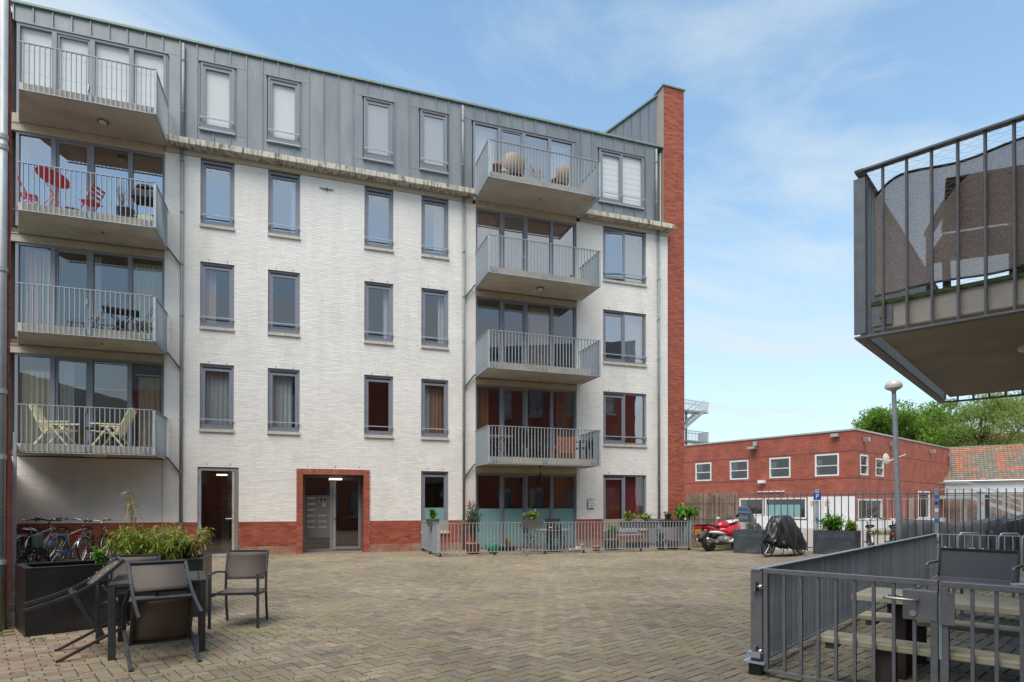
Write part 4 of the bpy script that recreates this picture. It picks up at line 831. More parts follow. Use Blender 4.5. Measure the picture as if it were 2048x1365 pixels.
# ------------------------------------------------------------------ table and armchairs on the left
TA = 9.0
tb = empty('garden_table', (-1.37, 6.93, 0), TA, 'square dark slatted garden table with chairs leaned against it', 'table')
tw, td, th = .40, .46, .70
for i in range(5): MB().box(-tw + .06 + i * .1365, -td + .06, th - .028, -tw + .06 + (i + 1) * .1365 - .007, td - .06, th - .002).build('slat', pm('slat_%d' % i, (0.035, 0.038, 0.03), .45, var=.4, scale=5, col2=(.085, .10, .035), c2s=4, c2lo=.5, c2hi=.7), tb, bevel=.003)
m = MB(); m.box(-tw, -td, th - .035, tw, -td + .058, th); m.box(-tw, td - .058, th - .035, tw, td, th); m.box(-tw, -td + .0585, th - .035, -tw + .058, td - .0585, th); m.box(tw - .058, -td + .0585, th - .035, tw, td - .0585, th); m.build('top_frame', M_ANTH, tb, bevel=.004)
for sx in (-1, 1):
    for sy in (-1, 1): MB().box(sx * (tw - .03) - .029, sy * (td - .03) - .029, 0, sx * (tw - .03) + .029, sy * (td - .03) + .029, th - .036).build('leg', M_ANTH, tb, bevel=.004)
m = MB(); m.box(-tw + .06, -td + .012, th - .1, tw - .06, -td + .04, th - .036); m.box(-tw + .06, td - .04, th - .1, tw - .06, td - .012, th - .036); m.box(-tw + .012, -td + .06, th - .1, -tw + .04, td - .06, th - .036); m.box(tw - .04, -td + .06, th - .1, tw - .012, td - .06, th - .036); m.build('apron', M_ANTH, tb)
def armchair(loc, rz, label, tilt=0):
    """local: faces -y, front feet on y=0"""
    r = empty('armchair', loc, 0, label, 'chair', 'dark woven garden armchairs'); r.rotation_mode = 'XYZ'
    r.rotation_euler = (Matrix.Rotation(radians(rz), 3, 'Z') @ Matrix.Rotation(radians(tilt), 3, 'X')).to_euler()
    w_ = .265
    for sx in (-1, 1):
        MB().path([(sx * w_, .0, 0), (sx * w_, .0, .60)], .03, .026).build('front_leg', M_ANTH, r, bevel=.004)
        MB().path([(sx * w_, -.012, .615), (sx * w_ * 1.02, .1, .63), (sx * w_ * 1.02, .26, .632), (sx * (w_ - .03), .44, .61)], .036, .02).build('armrest', M_ANTH, r, bevel=.003)
        MB().path([(sx * (w_ - .03), .54, 0), (sx * (w_ - .03), .50, .2), (sx * (w_ - .03), .475, .42), (sx * (w_ - .03), .49, .6), (sx * (w_ - .03), .56, .86)], .025, .03, up=(0, 1, 0)).build('rear_leg', M_ANTH, r, bevel=.003)
        MB().bar((sx * (w_ - .03), .0, .385), (sx * (w_ - .03), .48, .375), .024, .034).build('side_rail', M_ANTH, r)
    m = MB(); m.path([(-w_ + .012, .0, .40), (0, -.008, .40), (w_ - .012, .0, .40)], .026, .03); m.build('front_rail', M_ANTH, r); MB().bar((-w_ + .045, .475, .375), (w_ - .045, .475, .375), .026, .034).build('rear_rail', M_ANTH, r); MB().bar((-w_ + .03, .56, .855), (w_ - .03, .56, .855), .03, .026).build('top_rail', M_ANTH, r)
    s = MB(); n = 8
    for i in range(n + 1):
        y = .01 + .45 * i / n; zc = .405 - .018 * sin(pi * i / n); s.v += [(-w_ + .045, y, zc), (w_ - .045, y, zc)]
    for i in range(n): s.f.append((2 * i, 2 * i + 1, 2 * i + 3, 2 * i + 2))
    so = s.build('seat', M_MESH, r, smooth=True); so.modifiers.new('t', 'SOLIDIFY').thickness = .01
    s = MB()
    for i in range(n + 1):
        z = .52 + .32 * i / n; yc = .495 + (z - .6) * .24 + .018 * sin(pi * i / n); s.v += [(-w_ + .048, yc - .012, z), (w_ - .048, yc - .012, z)]
    for i in range(n): s.f.append((2 * i, 2 * i + 1, 2 * i + 3, 2 * i + 2))
    so = s.build('backrest', M_MESH, r, smooth=True); so.modifiers.new('t', 'SOLIDIFY').thickness = .01
    rv = MB()
    for sx in (-1, 1):
        for i in range(4): rv.lathe([(0, -.004), (.0035, -.003), (.0035, .003), (0, .003)], (sx * (w_ - .052), .5 + .025 * i, .55 + .08 * i), 6)
        for i in range(3): rv.lathe([(0, -.016), (.0035, -.016), (.0035, -.01), (0, -.01)], (sx * (w_ - .055), .1 + .14 * i, .385), 6)
    rv.build('rivets', M_ALU, r)
    for sx in (-1, 1): MB().box(sx * w_ - .019, -.016, -.002, sx * w_ + .019, .016, .012).build('foot_cap', M_DARK, r)
    return r
armchair((-.765, 7.64, 0), -11, 'dark woven armchair standing free to the right of the table')
armchair((-1.74, 7.28, 0), 6, 'dark woven armchair upright behind the slatted table')
armchair((-1.14, 6.01, 0), 180 + 19, 'dark woven armchair tipped forward against the near side of the table', tilt=64)
armchair((-2.20, 6.76, 0), 109 , 'dark woven armchair tipped sideways on view against the left side of the table', tilt=63)
# ------------------------------------------------------------------ planters
def planter(name, label, loc, rz, w_, d, h, mat, rim=.07, soil=.09):
    r = empty(name, loc, rz, label, 'planter')
    m = MB(); m.box(0, 0, 0, w_, .02, h - .02); m.box(0, d - .02, 0, w_, d, h - .02); m.box(0, .0205, 0, .02, d - .0205, h - .02); m.box(w_ - .02, .0205, 0, w_, d - .0205, h - .02); m.build('body', mat, r)
    m = MB(); m.box(-.003, -.003, h - .0195, w_ + .003, rim, h); m.box(-.003, d - rim, h - .0195, w_ + .003, d + .003, h); m.box(-.003, rim + .0005, h - .0195, rim, d - rim - .0005, h); m.box(w_ - rim, rim + .0005, h - .0195, w_ + .003, d - rim - .0005, h); m.build('rim', mat, r, bevel=.004)
    MB().box(.02, .02, h - soil - .03, w_ - .02, d - .02, h - soil).build('soil', M_SOIL, r)
    return r
p1 = planter('planter', 'black square planter with few weeds behind the leaning chair', (-2.84, 7.86, 0), 27, .86, .74, .745, M_PLANTER)
p2 = planter('planter', 'black planter holding the yellowing bamboo', (-2.13, 8.58, 0), 0, .91, .80, .745, M_PLANTER)
planter('planter', 'blue grey planter between red motorbike and covered bicycle', (12.30, 15.07, 0), -64, .86, .8, .70, M_PLANTERG)
planter('planter', 'blue grey planter full of green bushes beside the parking sign post', (14.24, 13.95, 0), -64, 1.12, .55, .70, M_PLANTERG)
# ------------------------------------------------------------------ foliage
def leaf(m, p, d, l, wd, droop=.3, r=random):
    d = d.normalized(); s = d.cross(Vector((0, 0, 1)))
    s = s.normalized() if s.length > 1e-3 else Vector((1, 0, 0)); n = s.cross(d)
    s = (s * cos(0) + n * r.uniform(-.6, .6)).normalized()
    a = p; b = p + d * (l * .45) + s * (wd / 2) - Vector((0, 0, l * droop * .2)); c = p + d * (l * .45) - s * (wd / 2) - Vector((0, 0, l * droop * .2)); e = p + d * l - Vector((0, 0, l * droop))
    k = len(m.v); m.v += [tuple(a), tuple(b), tuple(e), tuple(c)]; m.f.append((k, k + 1, k + 2, k + 3))
def rdir(r, up=0.0): 
    while True:
        v = Vector((r.uniform(-1, 1), r.uniform(-1, 1), r.uniform(-1, 1)))
        if .05 < v.length < 1: v.normalize(); v.z += up; return v.normalized()
def bush(name, label, loc, rad, n, ls, lw, mat, cat='plant', seed=1, stems=5, droop=.3, group=None, up=.35, h0=0.0, stem_mat=None, parent=None, spread=1.0):
    r = random.Random(seed); root = empty(name, loc, 0, label, cat, group)
    st = MB(); lf = MB(); blobs = []
    for i in range(stems):
        a = r.uniform(0, 6.28); q = Vector((cos(a) * rad[0] * r.uniform(.1, .75) * spread, sin(a) * rad[1] * r.uniform(.1, .75) * spread, h0 + rad[2] * r.uniform(.9, 1.9)))
        st.tube([(q.x * .2, q.y * .2, 0), (q.x * .5, q.y * .5, q.z * .5), tuple(q)], [.008, .006, .003], 5); blobs.append(q)
    for i in range(n):
        b = r.choice(blobs); t = r.uniform(.35, 1.0); c = Vector((b.x * t, b.y * t, b.z * t)); d = rdir(r, up); p = c + Vector((d.x * rad[0], d.y * rad[1], d.z * rad[2])) * r.random() ** .6 * .42
        leaf(lf, p, rdir(r, up), ls * r.uniform(.6, 1.2), lw * r.uniform(.7, 1.2), droop, r)
    st.build('stems', stem_mat or M_BARK, root); lf.build('leaves', mat, root)
    return root
# bamboo in the second planter
r = random.Random(3); bm = empty('bamboo', (-1.80, 8.95, .65), 0, 'yellow green bamboo with dry tips filling the black planter', 'plant')
st = MB(); l1 = MB(); l2 = MB()
for i in range(90):
    a = r.uniform(0, 6.28); q = r.random() ** .5; bx, by = cos(a) * .37 * q, sin(a) * .32 * q; hh = r.uniform(.28, .55); lean = Vector((bx * .55 + r.uniform(-.14, .14) + .02, by * .7 + r.uniform(-.12, .12), 0))
    if i == 0: bx, by, hh, lean = -.22, 0, .98, Vector((-.12, 0, 0))
    if i in (1, 2, 3): bx, by, hh, lean = .32, -.1, .42, Vector((.2, -.05, 0))
    pts = [Vector((bx, by, 0)) + lean * (t ** 1.6) + Vector((0, 0, hh * t)) for t in (0, .25, .5, .75, 1)]; st.tube(pts, [.005, .0045, .004, .003, .0015], 5)
    dry = (bx > .05 and r.random() < .6) or r.random() < .15
    for k in range(60 if i else 70):
        t = r.uniform(.3 if i else .5, 1.0); j = min(3, int(t * 4)); p = pts[j].lerp(pts[j + 1], t * 4 - j) + rdir(r) * .03; leaf(l2 if (dry and r.random() < .8) else l1, p, rdir(r, -.1), r.uniform(.07, .14), r.uniform(.012, .022), .35, r)
st.build('culms', M_LYEL, bm); l1.build('leaves', M_LBAMB, bm); l2.build('dry_leaves', M_LDRY, bm)
bush('weed', 'bright green broad leaved weed growing in front of the bamboo', (-1.62, 8.75, .655), (.30, .1, .20), 130, .13, .09, M_LBRIGHT, seed=4, stems=9)
bush('weed', 'bright green weed at the right end of the empty black planter', (-2.32, 8.53, .655), (.13, .1, .14), 70, .10, .045, M_LBRIGHT, seed=5, stems=6)
bush('shrub', 'leafy green shrub in the planter beside the parking sign', (14.68, 13.66, .6), (.55, .36, .28), 1500, .085, .055, M_LBRIGHT, 'shrub', seed=6, stems=22)
bush('shrub', 'yellow green shrub at the right end of the planter near the bicycles', (14.95, 13.22, .6), (.32, .28, .22), 800, .075, .05, M_LYEL, 'shrub', seed=7, stems=12)
bush('weed', 'tall thin bare stem weed above the planter shrubs', (14.62, 13.75, .7), (.12, .1, .5), 110, .06, .025, M_LOLIVE, seed=8, stems=5)
bush('weed', 'thin straggly weed in the planter behind the covered bicycle', (12.95, 14.95, .6), (.25, .2, .17), 60, .06, .035, M_LYEL, seed=9, stems=8)
# weeds between the pavers
r = random.Random(17); k = 0
gr = MB()
for i in range(330):
    x, y = r.uniform(-3.2, 12), r.uniform(4.6, 18.5)
    if r.random() < .6: x, y = r.uniform(-2.9, .6), r.uniform(4.6, 7.4)
    if not in_court(x, y): continue
    for b in range(r.randint(4, 9)): leaf(gr, Vector((x + r.uniform(-.02, .02), y + r.uniform(-.02, .02), -.004)), rdir(r, .6), r.uniform(.015, .05), .008, .2, r)
for q in ((-.9, 16.5), (8.35, 16.2), (6.0, 16.1), (9.6, 16.3), (3.9, 3.7), (5.1, 4.0), (4.6, 3.3), (6.4, 4.7), (-2.65, 7.6), (-3.0, 7.4), (12.6, 16.4), (12.9, 17.2), (13.1, 16.7), (13.0, 17.9)):
    for b in range(26): leaf(gr, Vector((q[0] + r.uniform(-.07, .07), q[1] + r.uniform(-.07, .07), -.004)), rdir(r, .8), r.uniform(.04, .10), .013, .3, r)
o = gr.build('paving_weeds', M_GRASS); tag(o, 'small grass tufts and weeds in the paving joints', 'weeds', kind='stuff')
# ------------------------------------------------------------------ bicycles
def wheel_meshes(R):
    t = MB().tube(arc((0, 0, 0), R - .018, 0, 360, 32, 'yz')[:-1], .019, 8, closed=True).mesh('tyre', True)
    rm = MB().tube(arc((0, 0, 0), R - .045, 0, 360, 32, 'yz')[:-1], .009, 6, closed=True); rm.tube([(-.04, 0, 0), (.04, 0, 0)], .018, 8); rm = rm.mesh('rim', True)
    sp = MB()
    for i in range(20):
        a = 2 * pi * i / 20; s = .03 if i % 2 else -.03; sp.tube([(s, .02 * cos(a + .8), .02 * sin(a + .8)), (0, (R - .045) * cos(a), (R - .045) * sin(a))], .0016, 3)
    return t, rm, sp.mesh('spokes')
WM = {R: wheel_meshes(R) for R in (.345, .33)}
def bike(label, loc, rz, frame, fend=M_SILVER, saddle=M_DARK, bars='city', lean=0, R=.345, guard=None, rack=True, bag=None, step=True, group='parked bicycles'):
    """local +y is forward, origin on the ground at the rear wheel"""
    r = empty('bicycle', loc, 0, label, 'bicycle', group); r.rotation_euler = (0, radians(lean), radians(rz))
    wb = 1.09; t, rm, sp = WM[R]
    for y in (0, wb):
        wo = inst('wheel', t, M_RUBBER, r, (0, y, R)); inst('rim', rm, M_CHROME, wo); inst('spokes', sp, M_CHROME, wo)
        MB().tube(arc((0, y, R), R + .022, 15 if y else 30, 165 if y == 0 else 200, 16, 'yz')[:] if y == 0 else arc((0, y, R), R + .022, 40, 190, 16, 'yz'), .022, 6).build('mudguard', fend, r, smooth=True)
    hd = (0, wb - .20, R + .52); hd2 = (0, wb - .165, R + .40); bb = (0, .46, .29); st = (0, .27, .80); f = MB()
    f.tube([hd, hd2], .02, 8); f.tube([bb, (0, .30, .72)], .017, 8)
    if step: f.tube([hd2, (0, .62, .42), bb], .021, 8); f.tube([(0, wb - .18, R + .44), (0, .6, .55), (0, .34, .6)], .014, 8)
    else: f.tube([(0, wb - .19, R + .5), (0, .31, .71)], .019, 8); f.tube([hd2, bb], .022, 8)
    for s in (-1, 1): f.tube([(s * .02, .46, .29), (s * .055, 0, R)], .010, 6); f.tube([(s * .015, .31, .68), (s * .055, 0, R)], .008, 6)
    f.build('frame', frame, r, smooth=True)
    fk = MB()
    for s in (-1, 1): fk.tube([(s * .035, wb - .16, R + .38), (s * .05, wb - .08, R + .15), (s * .052, wb, R)], .011, 6)
    fk.tube([hd, (0, wb - .225, R + .62)], .014, 8); fk.build('fork', frame if not step else M_BLACKP, r, smooth=True)
    hb = MB(); hz = R + .70; hy = wb - .25
    hb.tube([(0, wb - .225, R + .60), (0, hy + .01, hz - .02)], .013, 8)
    if bars == 'city': pts = [(-.29, hy - .22, hz + .01), (-.27, hy - .08, hz + .035), (-.14, hy + .035, hz + .03), (0, hy, hz), (.14, hy + .035, hz + .03), (.27, hy - .08, hz + .035), (.29, hy - .22, hz + .01)]
    else: pts = [(-.31, hy - .06, hz + .05), (-.12, hy + .02, hz + .03), (0, hy, hz), (.12, hy + .02, hz + .03), (.31, hy - .06, hz + .05)]
    hb.tube(pts, .011, 8); ho = hb.build('handlebar', M_CHROME if bars == 'city' else M_BLACKP, r, smooth=True)
    for e, q in ((0, 1), (-1, -2)): a, b = Vector(pts[e]), Vector(pts[q]); MB().tube([a + (a - b) * .05, a.lerp(b, .75)], .017, 8).build('grip', M_DARK, ho, smooth=True)
    MB().lathe([(0, 0), (.028, .0), (.03, .02), (.018, .036), (0, .038)], (.1, hy + .02, hz + .035), 10).build('bell', M_CHROME, ho, smooth=True)
    lv = MB(); lv.tube([(-.2, hy + .05, hz + .01), (-.28, hy - .05, hz + .0)], .006, 5); lv.tube([(.2, hy + .05, hz + .01), (.28, hy - .05, hz + .0)], .006, 5); lv.build('brake_lever', M_CHROME, ho)
    s = MB(); N = 10
    for i in range(N + 1):
        tt = i / N; y = .12 + .29 * tt; ww = .10 * (1 - tt) ** .7 + .022; zz = .875 + .02 * cos(tt * 5)
        s.v += [(-ww, y, zz - .03), (-ww * .75, y, zz + .012), (0, y, zz + .02), (ww * .75, y, zz + .012), (ww, y, zz - .03), (0, y, zz - .04)]
    for i in range(N):
        for j in range(6): k2 = (j + 1) % 6; s.f.append((i * 6 + j, i * 6 + k2, (i + 1) * 6 + k2, (i + 1) * 6 + j))
    s.f.append(tuple(range(6))); s.f.append(tuple(N * 6 + j for j in reversed(range(6))))
    so = s.build('saddle', saddle, r, smooth=True); MB().tube([(0, .27, .62), (0, .25, .85)], .013, 8).build('seat_post', M_CHROME, so)
    if rack:
        k = MB()
        for sx in (-.06, .06): k.tube([(sx, .26, .74), (sx, -.26, .73)], .006, 6); k.tube([(sx, -.02, .73), (sx * .9, .0, R)], .005, 5); k.tube([(sx, -.24, .73), (sx * .9, .0, R)], .005, 5)
        for yy in (-.24, -.1, .06, .2): k.bar((-.06, yy, .735), (.06, yy, .735), .012, .006)
        k.build('luggage_rack', M_BLACKP if frame is not M_SILVER else M_CHROME, r)
    MB().box(-.04, -.30, .66, .04, -.26, .715).build('rear_light', M_REDPL, r, bevel=.006); MB().lathe([(0, 0), (.035, 0.01), (.04, .05), (0, .055)], (0, 0, 0), 12).build('head_light', M_CHROME, r, loc=(0, wb - .12, R + .50), rot=(radians(-90), 0, 0))
    cg = MB().tube([(.05, .46, .29 + .09 * 0), (.05, .46, .29)], .01, 4); ck = MB(); ck.tube([(-.08, .46, .29), (.08, .46, .29)], .012, 8); ck.lathe([(.0, -.003), (.09, -.003), (.09, .003), (0, .003)], (0, 0, 0), 20); ck = ck
    cr = MB(); cr.tube([(.06, .46, .29), (.075, .40, .14)], .009, 6); cr.tube([(-.06, .46, .29), (-.075, .52, .44)], .009, 6); cr.tube([(-.07, .46, .29), (.07, .46, .29)], .016, 8); cr.box(.075, .35, .125, .16, .45, .15); cr.box(-.16, .47, .425, -.075, .57, .45); cr.build('crank', M_BLACKP, r)
    MB().box(.035, .02, R - .075, .055, .50, R - .0 + .01).build('chain_guard', guard or M_BLACKP, r, bevel=.006)
    MB().tube([(-.05, .08, R - .05), (-.16, .0, .02)], .008, 6).build('kickstand', M_CHROME, r)
    if bag: MB().box(.06, -.22, .42, .17, .18, .74).build('pannier', bag, r, bevel=.03)
    return r
bike('black city bicycle half hidden behind the left brick building', (-6.78, 17.75, 0), -4, M_BLACKP, fend=M_BLACKP, lean=2)
bike('silver bicycle with white saddle and large chrome mudguard', (-6.30, 17.15, 0), -16, M_SILVER, saddle=M_WHITESAD, lean=5, R=.345, step=False, bars='flat')
bike('white and green bicycle with red rear light and black saddle', (-6.08, 17.3, 0), -4, M_GREENP, lean=-3, bag=M_GREENP, bars='flat', step=False)
bike('silver city bicycle with blue frame accents and high handlebar', (-5.62, 17.25, 0), -14, M_SILVER, guard=M_BLUEP, fend=M_BLUEP, lean=6, step=False)
bike('black bicycle with chrome mudguard next to the bamboo', (-5.02, 17.3, 0), -10, M_BLACKP, fend=M_CHROME, lean=-4, R=.33)
bike('black bicycle with white rear mudguard and red light by the bar fence', (14.38, 12.08, 0), -46, M_BLACKP, fend=M_WHITEP, lean=-4, group='bicycles by the street fence')
bike('plain black bicycle next to the lamp post', (14.74, 11.83, 0), -50, M_BLACKP, fend=M_BLACKP, lean=3, group='bicycles by the street fence')
rk = empty('bike_rack', (-6.9, 18.45, 0), 0, 'galvanised steel bike rack under the left balconies', 'bike rack')
for i in range(9):
    x = i * .27; q = MB().tube([(x, .1, 0.02), (x, .1, .55 if i % 2 else .38), (x + .03, .05, .62 if i % 2 else .45), (x + .06, .1, .55 if i % 2 else .38), (x + .06, .1, .02)], .009, 6); q.tube([(x, -.35, .02), (x, -.3, .25), (x, .1, .27)], .008, 6).build('hoop', M_GALV, rk, smooth=True)
MB().bar((-.1, .1, .02), (2.4, .1, .02), .04, .03).build('base_rail', M_GALV, rk)
# ------------------------------------------------------------------ red motorbike (local +y forward, origin at the rear contact)
mo = empty('motorbike', (11.98, 15.80, 0), -78, 'red and white touring motorbike parked by the reed screen', 'motorbike'); mo.rotation_euler = (0, radians(-7), radians(-78)); mo.scale = (.93, .93, .93)
def fatwheel(y, R, wd):
    wo = MB().tube(arc((0, 0, 0), R - wd / 2, 0, 360, 32, 'yz')[:-1], wd / 2, 12, closed=True).build('wheel', M_RUBBER, mo, smooth=True, loc=(0, y, R))
    q = MB(); q.tube(arc((0, 0, 0), R - wd + .0, 0, 360, 28, 'yz')[:-1], .022, 8, closed=True); q.tube([(-.09, 0, 0), (.09, 0, 0)], .04, 10)
    for i in range(3):
        for dd in (-.25, .25): a = 2 * pi * i / 3 + dd; q.tube([(0, .03 * cos(a), .03 * sin(a)), (0, (R - wd) * cos(a), (R - wd) * sin(a))], .013, 6)
    q.build('rim', M_ALU, wo, smooth=True); MB().lathe([(.05, -.004), (.125, -.004), (.125, .004), (.05, .004)], (0, 0, 0), 24).build('brake_disc', M_CHROME, wo, loc=(.075, 0, 0), rot=(0, radians(90), 0))
fatwheel(0, .31, .17); fatwheel(1.45, .30, .12)
def hull(sec, name, mat, parent=mo):
    """sec: list of (y, half width, z low, z high)"""
    h = MB(); K = 12
    for y, hw, z0, z1 in sec:
        for j in range(K): t = 2 * pi * j / K; e = .75; cx_, sz_ = cos(t), sin(t); h.v.append((hw * math.copysign(abs(cx_) ** e, cx_), y, (z0 + z1) / 2 + (z1 - z0) / 2 * math.copysign(abs(sz_) ** e, sz_)))
    for i in range(len(sec) - 1):
        for j in range(K): k2 = (j + 1) % K; h.f.append((i * K + j, i * K + k2, (i + 1) * K + k2, (i + 1) * K + j))
    h.f.append(tuple(reversed(range(K)))); h.f.append(tuple((len(sec) - 1) * K + j for j in range(K)))
    return h.build(name, mat, parent, smooth=True)
hull([(-.42, .10, .80, .90), (-.2, .17, .74, .90), (.1, .18, .66, .86), (.42, .14, .60, .80)], 'tail_fairing', M_REDP)
hull([(-.32, .14, .86, .93), (0, .17, .84, .92), (.3, .17, .78, .87), (.52, .13, .76, .90)], 'seat', M_BLACKP)
hull([(.45, .12, .72, .90), (.62, .19, .68, 1.0), (.85, .20, .70, 1.02), (1.02, .14, .78, .98)], 'fuel_tank', M_REDP)
hull([(.5, .20, .62, .76), (.8, .25, .40, .80), (1.1, .29, .36, .92), (1.35, .27, .50, 1.0), (1.55, .14, .62, .96)], 'front_fairing', M_REDP)
hull([(.98, .24, .90, .96), (1.2, .27, .92, 1.06), (1.42, .20, .94, 1.06)], 'cowl', M_WHITEP)
hull([(.0, .19, .60, .68), (.35, .20, .54, .68), (.7, .215, .50, .62)], 'side_panel', M_WHITEP)
hull([(.38, .19, .22, .50), (.6, .24, .18, .56), (.9, .24, .2, .52), (1.05, .16, .26, .48)], 'engine', M_GREYPL)
hull([(.7, .25, .24, .36), (.95, .26, .22, .40), (1.2, .2, .3, .46)], 'belly_pan', M_WHITEP)
for s_ in (-1, 1): MB().lathe([(0, 0), (.1, 0), (.11, .02), (.09, .035), (0, .035)], (0, 0, 0), 16).build('clutch_cover', M_ALU, mo, smooth=True, loc=(s_ * .22, .66, .36), rot=(0, radians(90 * s_), 0))
hull([(-.40, .105, .44, .62), (-.34, .11, .40, .70), (-.1, .10, .60, .74)], 'rear_mudguard', M_GREYPL)
MB().box(-.10, -.455, .60, .10, -.445, .73).build('number_plate', M_YELLOW, mo)
q = MB()
for x0, x1, z in ((-.075, -.015, .685), (.015, .075, .685), (-.075, -.03, .635), (-.01, .03, .635), (.045, .08, .635)): q.box(x0, -.459, z - .014, x1, -.4555, z + .014)
q.build('plate_marks', M_DARK, mo)
MB().box(-.16, -.45, .76, .16, -.40, .84).build('tail_light', M_REDPL, mo, bevel=.015); q = MB(); q.box(-.2, -.44, .87, .2, -.1, .90); q.build('tail_rack', M_DARK, mo, bevel=.01)
for s in (-1, 1):
    MB().tube([(s * .12, -.4, .69), (s * .25, -.42, .69)], .012, 6).build('indicator_stalk', M_DARK, mo); MB().box(s * .29 - .05, -.45, .66, s * .29 + .05, -.39, .72).build('indicator', M_ORANGE, mo, bevel=.015)
    MB().tube([(s * .17, .5, .28), (s * .2, .1, .31), (s * .22, -.25, .40), (s * .22, -.32, .41)], [.035, .05, .06, .05], 12).build('silencer', M_CHROME, mo, smooth=True)
    mr = MB().tube([(s * .24, 1.18, 1.0), (s * .38, 1.12, 1.12)], .009, 6).build('mirror_arm', M_DARK, mo); MB().lathe([(0, -.02), (.07, -.015), (.08, .01), (0, .025)], (0, 0, 0), 16, sy=.6).build('mirror', M_WHITEP if s < 0 else M_DARK, mo, loc=(s * .42, 1.1, 1.15), rot=(radians(90), 0, 0))
    MB().tube([(s * .07, 1.44, .3), (s * .09, 1.22, .92)], .025, 8).build('fork', M_ALU, mo, smooth=True); MB().tube([(s * .09, 0, .31), (s * .1, .5, .38)], .03, 8).build('swingarm', M_ALU, mo, smooth=True)
    MB().tube([(s * .1, 1.12, .98), (s * .24, 1.06, 1.03), (s * .36, .95, 1.02)], .014, 8).build('handlebar', M_DARK, mo, smooth=True)
q = MB()
for j in range(7):
    for i in range(5): a = -.8 + 1.6 * j / 6; t = i / 4; q.v.append((.24 * sin(a) * (1 - .3 * t), 1.18 + .16 * cos(a) - .28 * t, 1.0 + .24 * t))
for j in range(6):
    for i in range(4): b = j * 5 + i; q.f.append((b, b + 1, b + 6, b + 5))
q.build('windscreen', M_WINDARK, mo, smooth=True); MB().tube([(-.08, .5, .22), (-.22, .45, .02)], .012, 6).build('side_stand', M_DARK, mo)
# ------------------------------------------------------------------ draped covers
def cover(name, label, cat, loc, rz, prof, mat, seed, hem=None, wr=.035):
    """prof: list of (y, half width, top z, hem z) along the length"""
    rr = random.Random(seed); root = empty(name, loc, rz, label, cat); h = MB(); K = 40; ny = 60
    ph = [rr.uniform(0, 6.28) for _ in range(8)]
    def lerp(t):
        for (a, b) in zip(prof, prof[1:]):
            if t <= b[0]: q = (t - a[0]) / (b[0] - a[0]); q = q * q * (3 - 2 * q); return [a[k] + (b[k] - a[k]) * q for k in range(4)]
        return prof[-1]
    for i in range(ny + 1):
        y = prof[0][0] + (prof[-1][0] - prof[0][0]) * i / ny; _, hw, zt, zb = lerp(y)
        for j in range(K + 1):
            t = j / K * 2 - 1; a = abs(t); sg_ = 1 if t > 0 else -1
            if a < .34: x = hw * .42 * a / .34; z = zt - .02 * (a / .34) ** 2
            else: q = (a - .34) / .66; x = hw * (.42 + .58 * q ** .7); z = zt - (zt - zb) * q ** 1.05
            f = max(0, (a - .25)) / .75
            n_ = wr * f * (sin(y * 21 + ph[0] + 3 * a * sg_) + .7 * sin(y * 37 + ph[1] - 4 * a + ph[2] * sg_) + .5 * sin(y * 13 + 9 * a + ph[3])) + wr * .25 * sin(y * 55 + a * 14 + ph[4])
            h.v.append((sg_ * (x + n_ * .8), y + wr * .4 * sin(a * 17 + ph[5] + y * 9), z + n_ * .5))
    for i in range(ny):
        for j in range(K): b = i * (K + 1) + j; h.f.append((b, b + 1, b + K + 2, b + K + 1))
    for e in (0, ny):
        b = e * (K + 1); h.f.append(tuple(b + j for j in (range(K + 1) if e else reversed(range(K + 1)))))
    h.build('cover', mat, root, smooth=True); return root
cb = cover('covered_bicycle', 'cargo bicycle wrapped in a crumpled black tarpaulin', 'bicycle', (12.12, 13.43, 0), -90 + 17, [(.0, .16, .62, .42), (.2, .26, .98, .36), (.42, .33, 1.14, .3), (.85, .34, 1.16, .22), (1.05, .3, 1.08, .2), (1.4, .27, .8, .16), (1.72, .2, .5, .16)], M_TARP, 5)
t, rm, sp = WM[.33]
wo = inst('wheel', t, M_RUBBER, cb, (.0, .0, .33)); inst('rim', rm, M_ALU, wo); inst('spokes', sp, M_CHROME, wo); MB().lathe([(.02, -.02), (.07, -.02), (.07, .02), (.02, .02)], (0, 0, 0), 20).build('brake_disc', M_DARK, wo, rot=(0, radians(90), 0))
wo = inst('wheel', t, M_RUBBER, cb, (0, 1.72, .33), scale=(1, .8, .8)); wo.location.z = .265; inst('rim', rm, M_ALU, wo); inst('spokes', sp, M_CHROME, wo)
q = MB(); q.tube([(.03, 0, .33), (.04, .1, .6)], .016, 6); q.tube([(0, .2, .35), (0, 1.2, .25)], .025, 8); q.tube([(.1, 1.0, .26), (.2, 1.05, .02)], .012, 6); q.tube([(-.1, 1.0, .26), (-.18, 1.05, .02)], .012, 6); q.build('frame', M_BLACKP, cb)
o = MB().lathe([(.02, -.01), (.036, -.01), (.036, .01), (.02, .01)], (0, 0, 0), 14).build('tail_ring', M_TEAK, cb, loc=(.34, .22, .42), rot=(0, radians(90), 0))
cover('covered_scooter', 'long vehicle under a dark grey cover behind the bar fence at right', 'scooter', (16.95, 13.6, 0), -128, [(0, .2, .80, .35), (.25, .42, 1.02, .3), (.9, .45, 1.0, .25), (1.6, .42, .92, .2), (2.2, .42, 1.0, .2), (2.8, .34, 1.15, .15)], M_TARPG, 9, wr=.02)
cover('covered_scooter', 'taller black covered motorcycle at the right edge behind the fence', 'motorcycle', (18.55, 11.9, 0), -125, [(0, .2, .7, .1), (.4, .4, 1.05, .1), (1.0, .42, 1.2, .1), (1.8, .38, 1.1, .1), (2.2, .25, .8, .1)], M_TARP, 12, wr=.02)
